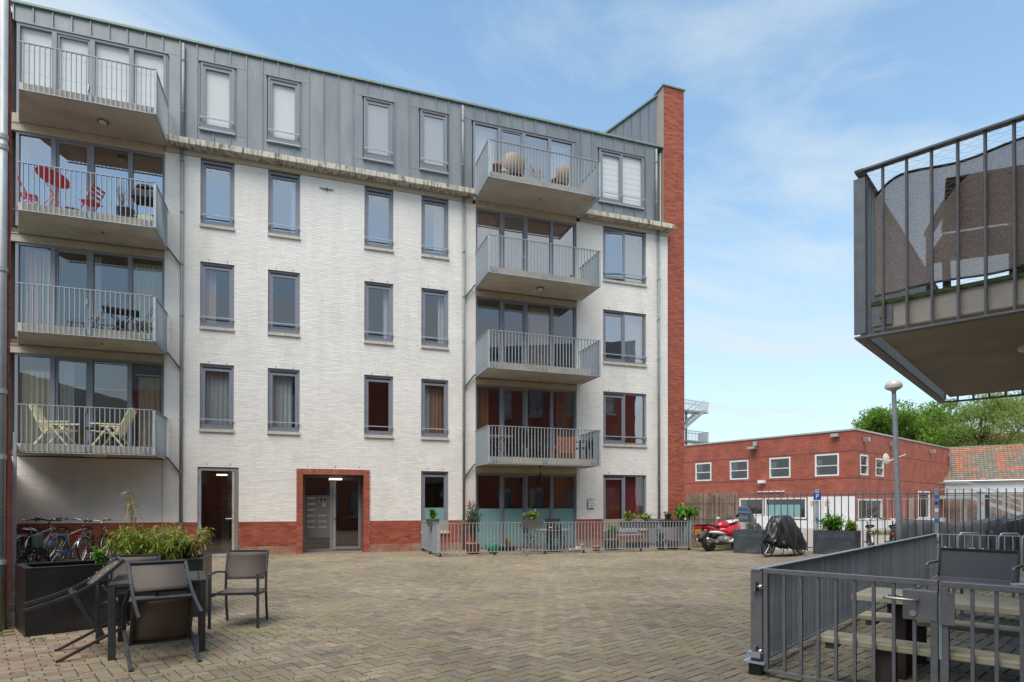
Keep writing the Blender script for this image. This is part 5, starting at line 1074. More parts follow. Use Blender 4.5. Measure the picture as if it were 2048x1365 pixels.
# bike hoops by the terrace
r = random.Random(2)
for i, (x, y) in enumerate(((14.0, 9.6), (14.75, 8.75), (15.5, 7.9), (14.55, 9.1))):
    o = MB().tube([(0, 0, 0), (.0, 0, .72), (.06, 0, .80), (.42, 0, .80), (.48, 0, .72), (.48, 0, 0)], .022, 8).build('bike_hoop', M_GALV, None, smooth=True, loc=(x, y, 0), rz=radians(-20)); tag(o, ('galvanised steel bike hoop just left of the loveseat back', 'galvanised steel bike hoop third from the left behind the loveseat', 'galvanised steel bike hoop at the right edge behind the coffee table', 'galvanised steel bike hoop second from the left behind the loveseat')[i], 'bike hoop', 'bike hoops behind the loveseat')
# ------------------------------------------------------------------ ground floor terrace: pots, bistro set, plants
def pot(name, label, loc, prof, mat, cat='pot', soil=True):
    o = MB().lathe(prof, (0, 0, 0), 20).build(name, mat, None, smooth=True, loc=loc); tag(o, label, cat)
    if soil: h = max(z for _, z in prof); rr = min(r for r, z in prof if z > h - .03); MB().lathe([(rr * .95, h - .03), (0, h - .025)], (0, 0, 0), 16).build('soil', M_SOIL, o)
    return o
pt_ = lambda r0, r1, h: [(0, 0), (r0, 0), (r1, h - .05), (r1 + .02, h - .05), (r1 + .02, h), (r1 - .01, h), (r1 - .03, h - .06), (0, h - .07)]
TY = 17.7
pot('flower_pot', 'round terracotta pot with the small olive tree', (4.72, TY - .5, 0), pt_(.17, .22, .34), M_TERRA)
ol = bush('olive_tree', 'small olive tree in a terracotta pot on the terrace', (4.72, TY - .5, .28), (.38, .32, .44), 1100, .085, .03, M_LOLIVE, 'tree', seed=21, stems=22, h0=.42)
wc = empty('watering_can', (5.33, TY - .55, 0), 10, 'green plastic watering can beside the terracotta pot', 'watering can')
MB().lathe([(0, 0), (.13, 0), (.135, .27), (.12, .29), (0, .29)], (0, 0, 0), 18, sy=.75).build('body', M_GREENPL, wc, smooth=True); MB().tube([(-.11, 0, .05), (-.25, 0, .25), (-.30, 0, .29)], [.03, .02, .022], 8).build('spout', M_GREENPL, wc, smooth=True); MB().tube([(.12, 0, .08), (.2, 0, .2), (.14, 0, .36), (-.05, 0, .36), (-.1, 0, .28)], .016, 8).build('handle', M_GREENPL, wc, smooth=True)
def rail_planter(name, label, x, y, w_, mat, plabel, lm, n=130, z=.78, seed=1):
    r = empty(name, (x, y, z), 0, label, 'planter'); prof = MB()
    prof.v += []; a, b = w_ / 2 - .05, w_ / 2
    prof.prism([(-a, -.09), (a, -.09), (a, .09), (-a, .09)], 0, .015)
    n0 = len(prof.v); prof.v += [(-a, -.09, .015), (a, -.09, .015), (a, .09, .015), (-a, .09, .015), (-b, -.125, .2), (b, -.125, .2), (b, .125, .2), (-b, .125, .2)]
    for q in ((0, 1, 5, 4), (1, 2, 6, 5), (2, 3, 7, 6), (3, 0, 4, 7)): prof.f.append(tuple(n0 + i for i in q))
    prof.build('box', mat, r); m_ = MB(); m_.box(-b - .01, -.135, .2, b + .01, .135, .222); m_.build('rim', mat, r); MB().box(-b + .02, -.11, .2225, b - .02, .11, .226).build('soil', M_SOIL, r)
    bush('balcony_plant', plabel, (x, y, z + .22), (w_ * .5, .16, .15), n * 2, .085, .06, lm, seed=seed, stems=8)
rail_planter('rail_planter', 'small grey planter hung on the end of the terrace railing by the porch', 3.54, 17.35, .36, M_GREYPL, 'clump of green leaves in the small hung planter by the porch', M_LBRIGHT, 110, .82, 31)
rail_planter('rail_planter', 'oval grey planter hung on the long terrace railing', 6.32, FY, .62, M_GREYPL, 'white flowering plants in the oval rail planter', M_LYEL, 150, .76, 32)
rail_planter('rail_planter', 'grey rail planter with pale variegated leaves below the red curtains', 9.75, FY + .3, .60, M_GREYPL, 'pale variegated plant below the red curtained window', M_LYEL, 170, .72, 33)
rail_planter('rail_planter', 'grey window box in the middle below the red curtained window', 10.75, FY + .95, .8, M_GREYPL, 'low yellow green plants in the middle window box', M_LYEL, 120, .68, 34)
rail_planter('rail_planter', 'black box carrying the small succulent at the right downpipe', 11.05, FY + .1, .52, M_DARK, 'reddish succulent in a pot by the right downpipe', M_LOLIVE, 120, .74, 35)
rail_planter('rail_planter', 'black box under the leafy frangipani at the right end of the railing', 11.66, FY + .25, .50, M_DARK, 'low green leaves in the black box under the frangipani', M_LYEL, 70, .74, 36)
fr = empty('frangipani', (11.68, FY + .22, .94), 0, 'bright green large leaved young tree at the terrace corner', 'tree'); r = random.Random(41); st = MB(); lf = MB()
for i in range(9):
    a = i * .7; e = Vector((cos(a) * .26 + .12, sin(a) * .2, .28 + .16 * r.random())); st.tube([(0, 0, -.05), (.03, 0, .14), tuple(e)], [.016, .012, .007], 6)
    for k in range(22): leaf(lf, e + rdir(r) * .08, rdir(r, -.1), r.uniform(.16, .26), .075, .45, r)
st.build('trunk', M_BARK, fr); lf.build('leaves', M_LBRIGHT, fr)
# teak-grey bistro table with folding chairs
bt = empty('bistro_table', (7.35, 17.45, 0), 3, 'greyed wooden terrace table in front of the glazed front', 'table')
for i in range(4): MB().box(-.5, -.35 + i * .175, .66, .5, -.35 + (i + 1) * .175 - .008, .69).build('slat', M_GREYW, bt)
for sx in (-.44, .44):
    for sy in (-.29, .29): MB().box(sx - .025, sy - .025, 0, sx + .025, sy + .025, .66).build('leg', M_GREYW, bt)
def folding_chair(label, loc, rz, mat, slat_mat=None, group=None, h=.85, w_=.42):
    """faces +x"""
    r = empty('folding_chair', loc, rz, label, 'chair', group); sm = slat_mat or mat
    for sy in (-1, 1):
        y = sy * w_ / 2; MB().bar((.24, y, 0), (-.2, y, h), .022, .014).build('back_frame', mat, r); MB().bar((-.26, y * .9, 0), (.2, y * .9, .45), .022, .014).build('leg', mat, r)
    MB().bar((-.22, -w_ / 2 * .9, .05), (-.22, w_ / 2 * .9, .05), .014).build('stretcher', mat, r)
    for i in range(4): MB().box(-.16 + i * .095, -w_ / 2 + .02, .445, -.16 + i * .095 + .075, w_ / 2 - .02, .462).build('seat_slat', sm, r)
    for z in (.62, .72, .81): x = .24 - .44 * z / h; MB().box(x - .008, -w_ / 2 + .01, z - .03, x + .008, w_ / 2 - .01, z + .03).build('back_slat', sm, r)
    return r
folding_chair('black folding chair left of the greyed terrace table', (6.55, 17.4, 0), 0, M_DARK)
folding_chair('black folding chair tucked in front of the greyed terrace table', (7.25, 17.0, 0), 60, M_DARK)
tc_ = empty('terrace_armchair', (7.75, 18.05, 0), 265, 'dark high backed armchair behind the greyed terrace table', 'chair'); wood_chair(tc_, M_ANTH, w_=.52, back=1.0)
cpm = MB().lathe([(0, 0), (.05, 0), (.07, .12), (.065, .12), (.045, .01), (0, .01)], (0, 0, 0), 14); o = cpm.build('cup', M_WHITEP, None, smooth=True, loc=(7.3, 17.4, .691)); tag(o, 'white cup on the greyed terrace table', 'cup')
bush('herb_plant', 'small green herb on the greyed terrace table', (7.62, 17.5, .69), (.12, .1, .12), 70, .06, .04, M_LBRIGHT, seed=44, stems=5)
o = MB().box(-.28, -.1, 0, .28, .1, .16).build('trough', M_DARK, None, loc=(5.95, TY, 0), bevel=.01); tag(o, 'low black plant trough under the oval rail planter', 'trough')
bush('trough_plant', 'yellow green plant in the low black trough', (5.95, TY, .15), (.26, .1, .18), 160, .09, .06, M_LYEL, seed=45, stems=6)
pot('flower_pot', 'small terracotta pot at the foot of the glazed front', (8.72, TY - .6, 0), pt_(.09, .12, .17), M_TERRA)
od = empty('garden_ornament', (8.05, TY - .65, 0), 0, 'small whitish duck ornaments on the terrace floor', 'ornament'); m = MB(); m.lathe([(0, 0), (.09, .01), (.12, .08), (.07, .15), (0, .16)], (0, 0, 0), 12, sx=1.3); m.lathe([(0, .12), (.045, .14), (.055, .2), (.03, .25), (0, .255)], (.14, 0, 0), 10); m.lathe([(0, 0), (.06, .01), (.08, .06), (0, .11)], (-.24, .02, 0), 10); m.build('ducks', M_LINT, od, smooth=True)
pot('flower_pot', 'large grey pot with round yellow green shrub', (9.35, TY - .4, 0), pt_(.2, .26, .36), M_GREYPL); bush('shrub', 'round yellow green shrub in a large grey pot', (9.35, TY - .4, .32), (.42, .36, .30), 1000, .08, .05, M_LYEL, 'shrub', seed=46, stems=16)
bn = empty('garden_bench', (10.4, 18.2, 0), 0, 'grey slatted bench below the red curtained window', 'bench')
for i in range(3): MB().box(-.65, -.2 + i * .14, .42, .65, -.08 + i * .14, .445).build('seat_slat', M_STEEL, bn)
for z in (.56, .68): MB().box(-.65, .2, z - .045, .65, .225, z + .045).build('back_slat', M_STEEL, bn)
for sx in (-.6, .6):
    MB().box(sx - .03, -.2, 0, sx + .03, -.15, .42).build('leg', M_STEEL, bn); MB().box(sx - .03, .2, 0, sx + .03, .25, .72).build('leg', M_STEEL, bn)
pot('flower_pot', 'black pot with wild plant near the right end of the railing', (11.0, 17.0, 0), pt_(.11, .14, .26), M_DARK); bush('shrub', 'wild leggy plant in the black pot near the railing end', (11.0, 17.0, .2), (.26, .22, .26), 260, .075, .04, M_LOLIVE, 'plant', seed=47, stems=8)
pot('flower_pot', 'large terracotta pot at the right end of the terrace railing', (11.45, 17.0, 0), pt_(.17, .22, .32), M_TERRA)
o = MB().box(-.4, -.1, 0, .4, .1, .22).build('crate', M_DARK, None, loc=(10.5, 17.6, 0), bevel=.01); tag(o, 'black crate on the terrace floor in front of the bench', 'crate')
pl = empty('pendant_lamp', (7.25, D - .78, 2.35), 0, 'black cone pendant lamp hanging from the lowest right balcony', 'lamp'); MB().lathe([(.012, .16), (.03, .12), (.075, -.12), (.068, -.12), (.02, .12)], (0, 0, 0), 18).build('shade', M_DARK, pl, smooth=True); MB().tube([(0, 0, .15), (0, 0, .34)], .004, 5).build('cable', M_DARK, pl); MB().lathe([(0, .34), (.045, .34), (.06, .38), (0, .38)], (0, 0, 0), 12).build('canopy', M_DARK, pl)
# ------------------------------------------------------------------ balcony furniture
def recliner(label, loc, rz, flip=1):
    r = empty('reclining_chair', loc, rz, label, 'chair', 'cream reclining garden chairs'); mt = M_CREAM
    for sy in (-1, 1):
        y = sy * .26; MB().bar((.36, y, 0), (-.05, y, .56), .045, .03).build('leg', mt, r); MB().bar((-.38, y, 0), (.06, y, .56), .045, .03).build('leg', mt, r); MB().bar((.40, y, .60), (-.30, y, .585), .055, .03).build('armrest', mt, r)
    for i in range(6): MB().box(-.2 + i * .1, -.23, .35 + i * .012, -.2 + i * .1 + .08, .23, .372 + i * .012).build('seat_slat', mt, r)
    for i in range(5): y = -.2 + i * .1; MB().bar((-.2, y, .34), (-.50, y, 1.05 - .012 * (i - 2) ** 2), .085, .02, up=(1, 0, .3)).build('back_slat', mt, r)
    return r
f1z = 2.921
recliner('cream slatted reclining chair facing right on the lowest left balcony', (-5.90, D - .85, f1z), -8)
recliner('cream slatted reclining chair facing left on the lowest left balcony', (-4.72, D - .8, f1z), 172)
st_ = empty('side_table', (-5.2, D - .45, f1z), 0, 'small dark round side table between the cream recliners', 'table'); MB().lathe([(0, .5), (.25, .5), (.25, .53), (0, .53)], (0, 0, 0), 20).build('tabletop', M_DARK, st_)
for i in range(3): MB().tube([(.2 * cos(i * 2.1), .2 * sin(i * 2.1), 0), (.1 * cos(i * 2.1), .1 * sin(i * 2.1), .5)], .012, 6).build('leg', M_DARK, st_)
f2z = 5.821
for i, (x, rz, lb) in enumerate(((-5.05, 200, 'pale folding chair at the dark table on the second left balcony'), (-4.0, 190, 'pale folding chair at the right end of the second left balcony'))): folding_chair(lb, (x, D - .7, f2z), rz, M_DARK, M_SILVER)
t2 = empty('balcony_table', (-4.55, D - .6, f2z), 12, 'black folded table leaning on the second left balcony', 'table'); MB().box(-.42, -.3, .70, .42, .3, .73).build('tabletop', M_DARK, t2)
for sx in (-1, 1): MB().bar((sx * .35, -.2, 0), (-sx * .3, -.2, .7), .025).build('leg', M_DARK, t2); MB().bar((sx * .35, .2, 0), (-sx * .3, .2, .7), .025).build('leg', M_DARK, t2)
f3z = 8.721
rt = empty('bistro_table', (-6.0, D - .85, f3z), 0, 'red round metal table on the third left balcony', 'table'); o = MB().lathe([(0, -.012), (.37, -.012), (.38, 0), (.37, .012), (0, .012)], (0, 0, 0), 32).build('tabletop', M_REDM, rt, loc=(0, 0, .98), rot=(radians(-9), radians(12), 0))
for sx in (-1, 1): MB().tube([(sx * .3, -.12, 0), (-sx * .2, .05, .92)], .011, 6).build('leg', M_REDM, rt); MB().tube([(sx * .3, .2, 0), (-sx * .2, .05, .92)], .011, 6).build('leg', M_REDM, rt)
folding_chair('red slatted folding chair right of the red table', (-5.15, D - .9, f3z), 160, M_REDM, group=None); folding_chair('red slatted folding chair left of the red table', (-6.55, D - .75, f3z), 10, M_REDM)
pot('flower_pot', 'blue glazed pot on the third left balcony', (-4.35, D - 1.15, f3z), pt_(.15, .2, .3), M_BLUEPOT); bush('shrub', 'sparse orange leaved plant in the blue pot', (-4.45, D - 1.1, f3z + .2), (.2, .18, .5), 120, .05, .025, M_LORANGE, 'plant', seed=51, stems=12)
bush('herb_plant', 'small bright green herb near the balcony corner', (-4.05, D - 1.25, f3z), (.12, .1, .14), 60, .07, .05, M_LBRIGHT, seed=52, stems=5)
o = MB().box(-.17, -.1, 0, .17, .1, .14).build('wooden_box', M_CREAM, None, loc=(-3.86, D - 1.25, f3z), bevel=.01); tag(o, 'yellow wooden box at the third left balcony corner', 'box')
bq = empty('barbecue', (-3.98, D - .75, f3z), 0, 'black lidded barbecue on the third left balcony', 'barbecue'); MB().box(-.3, -.25, .72, .28, .25, 1.0).build('body', M_DARK, bq, bevel=.06); q = MB(); q.prism([(-.3, -.25), (.28, -.25), (.28, .25), (-.3, .25)], 1.0, 1.02); MB().lathe([(.0, 1.16), (.2, 1.13), (.29, 1.02)], (0, 0, 0), 16).build('lid', M_DARK, bq, smooth=True)
for sx in (-.24, .24):
    for sy in (-.2, .2): MB().tube([(sx, sy, 0), (sx, sy, .72)], .014, 6).build('leg', M_DARK, bq)
# top right balcony
f4z = 11.621
def tub_chair(label, loc, rz):
    r = empty('tub_chair', loc, rz, label, 'chair', 'beige woven tub chairs'); s = MB(); K = 18
    for i in range(K + 1):
        a = radians(-125 + 250 * i / K); hb = .82 - .20 * (abs(a) / radians(125)) ** 1.5
        for q, (rr, z) in enumerate(((.25, .22), (.30, .42), (.34, hb))): s.v.append((-rr * cos(a), rr * sin(a), z))
    for i in range(K):
        for q in range(2): b = i * 3 + q; s.f.append((b, b + 3, b + 4, b + 1))
    so = s.build('shell', M_RATTAN, r, smooth=True); so.modifiers.new('t', 'SOLIDIFY').thickness = .025
    MB().lathe([(0, .36), (.27, .36), (.28, .4), (0, .41)], (0, 0, 0), 18).build('seat', M_RATTAN, r); MB().lathe([(0, .20), (.24, .2), (.24, .235), (0, .235)], (0, 0, 0), 18).build('base', M_WOODD, r)
    for i in range(4): a = pi / 4 + i * pi / 2; MB().tube([(.2 * cos(a), .2 * sin(a), .2), (.23 * cos(a), .23 * sin(a), 0)], .016, 6).build('leg', M_WOODD, r)
    return r
tub_chair('beige woven tub chair with high back left on the top right balcony', (6.28, D - 1.0, f4z), 30); tub_chair('beige woven tub chair right on the top right balcony', (7.85, D - .95, f4z), 170)
ft = empty('bistro_table', (7.05, D - .9, f4z), 0, 'grey round folding table tipped up on the top right balcony', 'table'); MB().lathe([(0, -.01), (.31, -.01), (.32, 0), (.31, .01), (0, .01)], (0, 0, 0), 28).build('tabletop', M_GREYPL, ft, loc=(0, .05, .62), rot=(radians(62), 0, 0))
for sx in (-1, 1): MB().tube([(sx * .26, -.1, 0), (-sx * .2, .0, .75)], .011, 6).build('leg', M_DARK, ft)
pot('flower_pot', 'stacked terracotta pots in the corner of the top right balcony', (5.60, D - 1.3, f4z), pt_(.11, .14, .3), M_TERRA); pot('flower_pot', 'white pot in the corner of the top right balcony', (5.82, D - 1.32, f4z), pt_(.08, .1, .15), M_WHITEP)
# lowest right balcony
oc = empty('wooden_chair', (7.95, D - .85, f1z), 90, 'orange slatted wooden chair back on the lowest right balcony', 'chair')
for z in [.2 + .065 * i for i in range(8)]: MB().box(-.40, -.27, z, -.375, .27, z + .052).build('back_slat', M_TEAK, oc)
for sy in (-.28, .28): MB().box(-.41, sy - .02, 0, -.37, sy + .02, .74).build('leg', M_TEAK, oc); MB().box(.12, sy - .02, 0, .16, sy + .02, .42).build('leg', M_TEAK, oc)
MB().box(-.37, -.28, .39, .18, .28, .42).build('seat', M_TEAK, oc)
def bcurve_chair(label, loc, rz):
    r = empty('balcony_armchair', loc, rz, label, 'chair', 'black armchairs on the lowest right balcony'); wood_chair(r, M_DARK, w_=.5, back=.98); return r
bcurve_chair('black armchair left of the orange slatted chair', (7.0, D - .8, f1z), 0); bcurve_chair('black curved armchair at the right end of the lowest right balcony', (8.72, D - .85, f1z), 180)
ft = empty('folding_table', (5.75, D - .8, f1z), 0, 'dark folding table at the left end of the lowest right balcony', 'table'); MB().box(-.35, -.3, .68, .45, .3, .70).build('tabletop', M_GREYW, ft)
for sx in (-1, 1): MB().bar((sx * .25, -.25, 0), (-sx * .25, -.25, .68), .02).build('leg', M_DARK, ft); MB().bar((sx * .25, .25, 0), (-sx * .25, .25, .68), .02).build('leg', M_DARK, ft)
# ------------------------------------------------------------------ street side: reed screen, tall fence, lamp, sign
rd = empty('reed_screen', (13.28, 18.85, 0), -88, 'brown reed screen next to the brick gable behind the motorbike', 'screen')
r = random.Random(8); m = MB()
for i in range(520):
    x = r.uniform(0, 2.65); yo = r.uniform(-.015, .015); h = 1.8 + r.uniform(-.06, .1); m.bar((x, yo, 0), (x + r.uniform(-.03, .03), yo + r.uniform(-.01, .01), h), r.uniform(.005, .013), .006, up=(0, 1, 0))
m.build('reeds', M_REED, rd, kind='stuff'); MB().box(0, .02, .0, 2.65, .03, 1.74).build('light_streak_sheet', pm('reed_light_streaks', (0.42, .37, .31), .9, var=.35, scale=14, stretch=(6, 1, .4)), rd)  # pale streaked sheet paints in the light passing between the reeds
for z in (.35, .95, 1.5): MB().bar((0, -.02, z), (2.65, -.02, z), .006).build('binding_wire', M_WOODD, rd)
def cwpt(px, d): a = (px - 1024) / 1205 * d; return Vector((a * cos(YAW) + d * sin(YAW), -a * sin(YAW) + d * cos(YAW), 0))
FA, FD = Vector((13.45, 15.98, 0)), Vector((.656, -.755, 0))
sf = empty('street_fence', FA, math.degrees(math.atan2(FD.y, FD.x)), 'tall grey bar fence between courtyard and street', 'fence')
FL = 9.2
MB().box(0, -.02, 1.75, FL, .02, 1.78).build('top_rail', M_BARD, sf); MB().box(0, -.02, .12, FL, .02, .15).build('bottom_rail', M_BARD, sf)
bar = MB().tube([(0, 0, .03), (0, 0, 1.88), (0, 0, 1.90)], [.0145, .0145, .008], 8).mesh('bar', True)
for i in range(1, 50): inst('bar', bar, M_BARD, sf, (i * .185, 0, 0))
pstk = ((.35, M_SIGNB), (.55, M_WHITEP), (.95, M_BLUEP), (1.25, M_WHITEP), (1.45, M_SIGNB), (1.62, M_BLUEP))
for x in (2.12 - .0, 5.12, 8.1):
    po_ = MB().box(x - .05, -.05, 0, x + .05, .05, 1.93).build('post', M_FENCE, sf)
    if x < 8:
        for z, mt in (pstk if x > 5 else pstk[:3]): MB().box(x - .048, -.0525, z, x + .04, -.0505, z + .1).build('sticker', mt, po_)
ps = empty('parking_sign', FA + FD * 2.12 + Vector((-.045, -.045, 1.72)), -32, 'small blue parking sign with white letter P on the fence post', 'sign'); MB().box(-.1, -.012, -.12, .1, .0, .09).build('sign_plate', M_SIGNB, ps); MB().box(-.1, -.0125, -.155, .1, -.0005, -.121).build('sign_subplate', M_WHITEP, ps)
tcv = bpy.data.curves.new('letter', 'FONT'); tcv.body = 'P'; tcv.size = .19; tcv.align_x = 'CENTER'; tcv.align_y = 'CENTER'; tcv.extrude = .001; to = bpy.data.objects.new('letter', tcv); C.objects.link(to); to.parent = ps; to.location = (0, -.0145, -.015); to.rotation_euler = (radians(90), 0, 0); tcv.materials.append(M_WHITEP)
bpy.context.view_layer.update(); me = bpy.data.meshes.new_from_object(to); nm = bpy.data.objects.new('letter', me); C.objects.link(nm); nm.parent = ps; nm.location = to.location; nm.rotation_euler = to.rotation_euler; bpy.data.objects.remove(to)
lp = empty('street_lamp', (12.99, 10.20, 0), 0, 'grey street lamp with white dome head', 'street lamp'); lp.rotation_euler = (0, radians(-2.0), radians(-19))
MB().tube([(0, 0, 0), (0, 0, 1.2), (0, 0, 3.9), (0, 0, 4.05)], [.075, .068, .048, .045], 16).build('post', M_FENCE, lp, smooth=True)
MB().lathe([(.05, 4.05), (.07, 4.1), (.175, 4.15), (.185, 4.17), (.165, 4.25), (.1, 4.31), (0, 4.33)], (0, 0, 0), 24).build('dome', M_LAMPGLASS, lp, smooth=True); MB().lathe([(.05, 4.07), (.15, 4.12), (.185, 4.158), (0, 4.158)], (0, 0, 0), 24).build('diffuser', M_LAMPGLASS, lp, smooth=True)
fb = fence('site_fence', 'pale grey low bar fence across the street', tuple(cwpt(1712, 27).xy), tuple(cwpt(2120, 24).xy), 1.75, mat=M_GALV, bw=(.02, .02), pitch=.2, gap=.12, tw=.04, th=.04)
bk = empty('bucket', (14.05, 14.35, 0), 0, 'white and blue plastic bucket behind the covered bicycle', 'bucket'); MB().lathe([(0, 0), (.13, 0), (.16, .42), (.17, .42), (.17, .44), (0, .44)], (0, 0, 0), 18).build('body', M_WHITEP, bk, smooth=True); MB().lathe([(.141, .12), (.155, .3)], (0, 0, 0), 18).build('label_band', M_BLUEP, bk); cover('green_bag', 'crumpled green bag on top of the white bucket', 'bag', (14.05, 14.35, .45), 20, [(-.17, .05, .05, .0), (0, .17, .24, .0), (.17, .05, .08, .0)], M_GREENPL, 3, wr=.012)
# ------------------------------------------------------------------ red brick building across the street
FB = empty('office_building', (31.18, 27.32, 0), 0, 'two storey red brick building with white framed windows across the street', 'building')
def face(ang): return Matrix.Rotation(ang, 4, 'Z')
HT = 5.96
def far_wall(ang, L, wins, flip):
    r = bpy.data.objects.new('wall', None); m = MB(); u = Vector((cos(ang), sin(ang), 0)); n = Vector((-sin(ang), cos(ang), 0)) * flip
    ops_ = [(a, b, c, d) for a, b, c, d, k in wins]
    mm = MB(); wall_base(mm, 0, L, .5, HT, ops_, .16)
    X = lambda p: tuple(u * p[0] - n * p[1] + Vector((0, 0, p[2])))
    m.v = [X(p) for p in mm.v]; m.f = mm.f if flip < 0 else [tuple(reversed(f)) for f in mm.f]; wo = m.build('wall', M_BRICKFAR, FB)
    def bx(nm, x0, y0, z0, x1, y1, z1, mat, par=FB):
        q = MB().box(x0, y0, z0, x1, y1, z1); q.v = [X(p) for p in q.v]; q.f = q.f if flip < 0 else [tuple(reversed(f)) for f in q.f]; return q.build(nm, mat, par)
    bx('plinth', 0, -.03, 0, L, .1, .5, M_WHITEP); bx('roof_edge', -.05, -.06, HT + .003, L, .2, HT + .1, M_ALU)
    for z in (3.1, 4.72): bx('brick_joint', 0, -.006, z, L, .0, z + .035, M_WOODD)
    for a, b, c, d, k in wins:
        t = .09; f = bx('window', a, -.02, c, a + t, .12, d, M_WHITEP)
        bx('frame', b - t, -.02, c, b, .12, d, M_WHITEP, f); bx('frame', a + t, -.02, d - t, b - t, .12, d, M_WHITEP, f); bx('frame', a + t, -.02, c, b - t, .12, c + t, M_WHITEP, f)
        if k: bx('transom', a + t, -.03, c + (d - c) * k, b - t, .05, c + (d - c) * k + .05, M_WHITEP, f)
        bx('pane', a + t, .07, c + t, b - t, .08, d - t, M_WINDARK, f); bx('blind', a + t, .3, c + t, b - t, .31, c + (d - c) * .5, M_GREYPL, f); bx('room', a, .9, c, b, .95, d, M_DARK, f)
    return bx
bxL = far_wall(radians(108), 16, [(9.96, 11.33, 3.27, 4.6, .45), (7.01, 8.44, 3.27, 4.6, .45), (4.02, 5.47, 3.27, 4.62, .45), (.97, 2.43, 3.27, 4.64, .45), (5.91, 7.7, .78, 1.95, 0), (2.98, 5.8, .6, 1.95, 0)], 1)
bxR = far_wall(radians(21), 18.9, [(.64, 1.88, 3.3, 4.55, .45), (3.12, 4.48, 3.3, 4.45, .45), (.3, 4.18, .55, 1.85, 0), (11.18, 13.8, .52, 2.5, 0)], -1)
bxL('white_panel', .05, -.04, .45, 2.9, .0, 2.0, M_WHITEP); bxL('white_panel', 5.0, -.04, .0, 9.0, .0, .75, M_WHITEP)
for a in (1.15, 1.9, 2.4): bxL('panel_joint', a, -.045, .45, a + .03, -.04, 2.0, M_LINT)
bxL('notice', 1.6, -.05, 1.4, 1.8, -.042, 1.75, M_LINT); bxL('notice', 2.5, -.05, 1.4, 2.7, -.042, 1.75, M_LINT); bxL('window_film', 3.4, .0, .7, 5.7, .01, 1.5, M_FILM); bxL('wall_vent_bar', 4.4, -.1, 2.35, 6.3, -.02, 2.42, M_WHITEP)
bxL('security_camera', 6.3, -.5, 5.3, 6.8, -.05, 5.45, M_ALU); bxL('security_camera', 6.25, -.3, 5.5, 6.5, -.05, 5.8, M_ALU); bxL('flood_light', .9, -.3, 5.64, 1.35, -.03, 5.84, M_ALU); bxL('security_camera', 5.7, -.4, 2.95, 6.1, -.05, 3.15, M_WHITEP)
for a in (1.0, 5.5, 13.7, 18.2): bxR('wall_lamp', a, -.35, 5.35, a + .3, -.03, 5.6, M_ALU)
bxR('duct', 6.5, -.12, 1.6, 6.9, -.03, 2.6, M_LAMPGLASS); bxR('door', 9.3, -.06, .1, 10.0, -.02, 1.9, M_ALU)
m = MB(); m.lathe([(0, .05), (.18, .035), (.34, -.025), (.345, -.03), (.18, .02), (0, .035)], (0, 0, 0), 24); u_ = Vector((cos(radians(21)), sin(radians(21)), 0)); dsh = empty('satellite_dish', Vector((31.18, 27.32, 4.38)) + u_ * 3.3 + Vector((.2, -.55, 0)), 0, 'grey satellite dish on the right face of the red brick building', 'satellite dish'); m.build('dish', M_SOFF, dsh, smooth=True, rot=(radians(84), 0, radians(8))); MB().tube([(0, 0, 0), (-.25, .55, -.25), (-.55, .5, -.3)], .03, 6).build('arm', M_GALV, dsh); MB().tube([(0, 0, -.2), (.95, -.5, .25)], .02, 6).build('feed_arm', M_GALV, dsh)
roofp = [(0, 0), (cos(radians(21)) * 18.9, sin(radians(21)) * 18.9), (cos(radians(21)) * 18.9 + cos(radians(108)) * 16, sin(radians(21)) * 18.9 + sin(radians(108)) * 16), (cos(radians(108)) * 16, sin(radians(108)) * 16)]
MB().prism([(x * .99 + .1, y * .99 + .15) for x, y in roofp], HT - .2, HT - .02).build('roof', M_GREYPL, FB)
# fire escape behind
fe = empty('fire_escape', (40.5, 55.0, 0), 15, 'galvanised fire escape stairs above the brick building roof', 'stairs')
for z in (8.2, 11.4):
    MB().box(-9, -.7, z, .6, .7, z + .14).build('landing', M_GALV, fe)
    for y in (-.7, .7): MB().box(-9, y - .02, z + 1.1, .6, y + .02, z + 1.16).build('handrail', M_GALV, fe)
    pn_ = MB(); pn_.box(.56, -.7, z + .1, .62, .7, z + 1.2); pn_.build('guard_panel', M_WHITEP, fe)
    bm_ = MB()
    for i in range(42): bm_.box(-9 + i * .225, -.72, z + .14, -9 + i * .225 + .03, -.69, z + 1.1)
    bm_.build('baluster', M_GALV, fe, kind='stuff')
fl = MB(); s0, s1 = Vector((-6.2, -1.0, 8.2)), Vector((-1.2, -1.0, 11.4))
for dy in (-.6, .4): fl.bar(s0 + Vector((0, dy, 0)), s1 + Vector((0, dy, 0)), .06, .28); fl.bar(s0 + Vector((0, dy, 1.1)), s1 + Vector((0, dy, 1.1)), .05, .05)
fl.build('stringer', M_GALV, fe); tdm = MB().box(-.15, -.6, -.02, .15, .4, .02).mesh('tread')
for i in range(17): inst('tread', tdm, M_GALV, fe, tuple(s0.lerp(s1, i / 16)))
for x in (-7, -1.5): MB().box(x - .09, .5, 0, x + .09, .68, 14 if x < -5 else 11.4).build('column', M_GREYPL, fe)
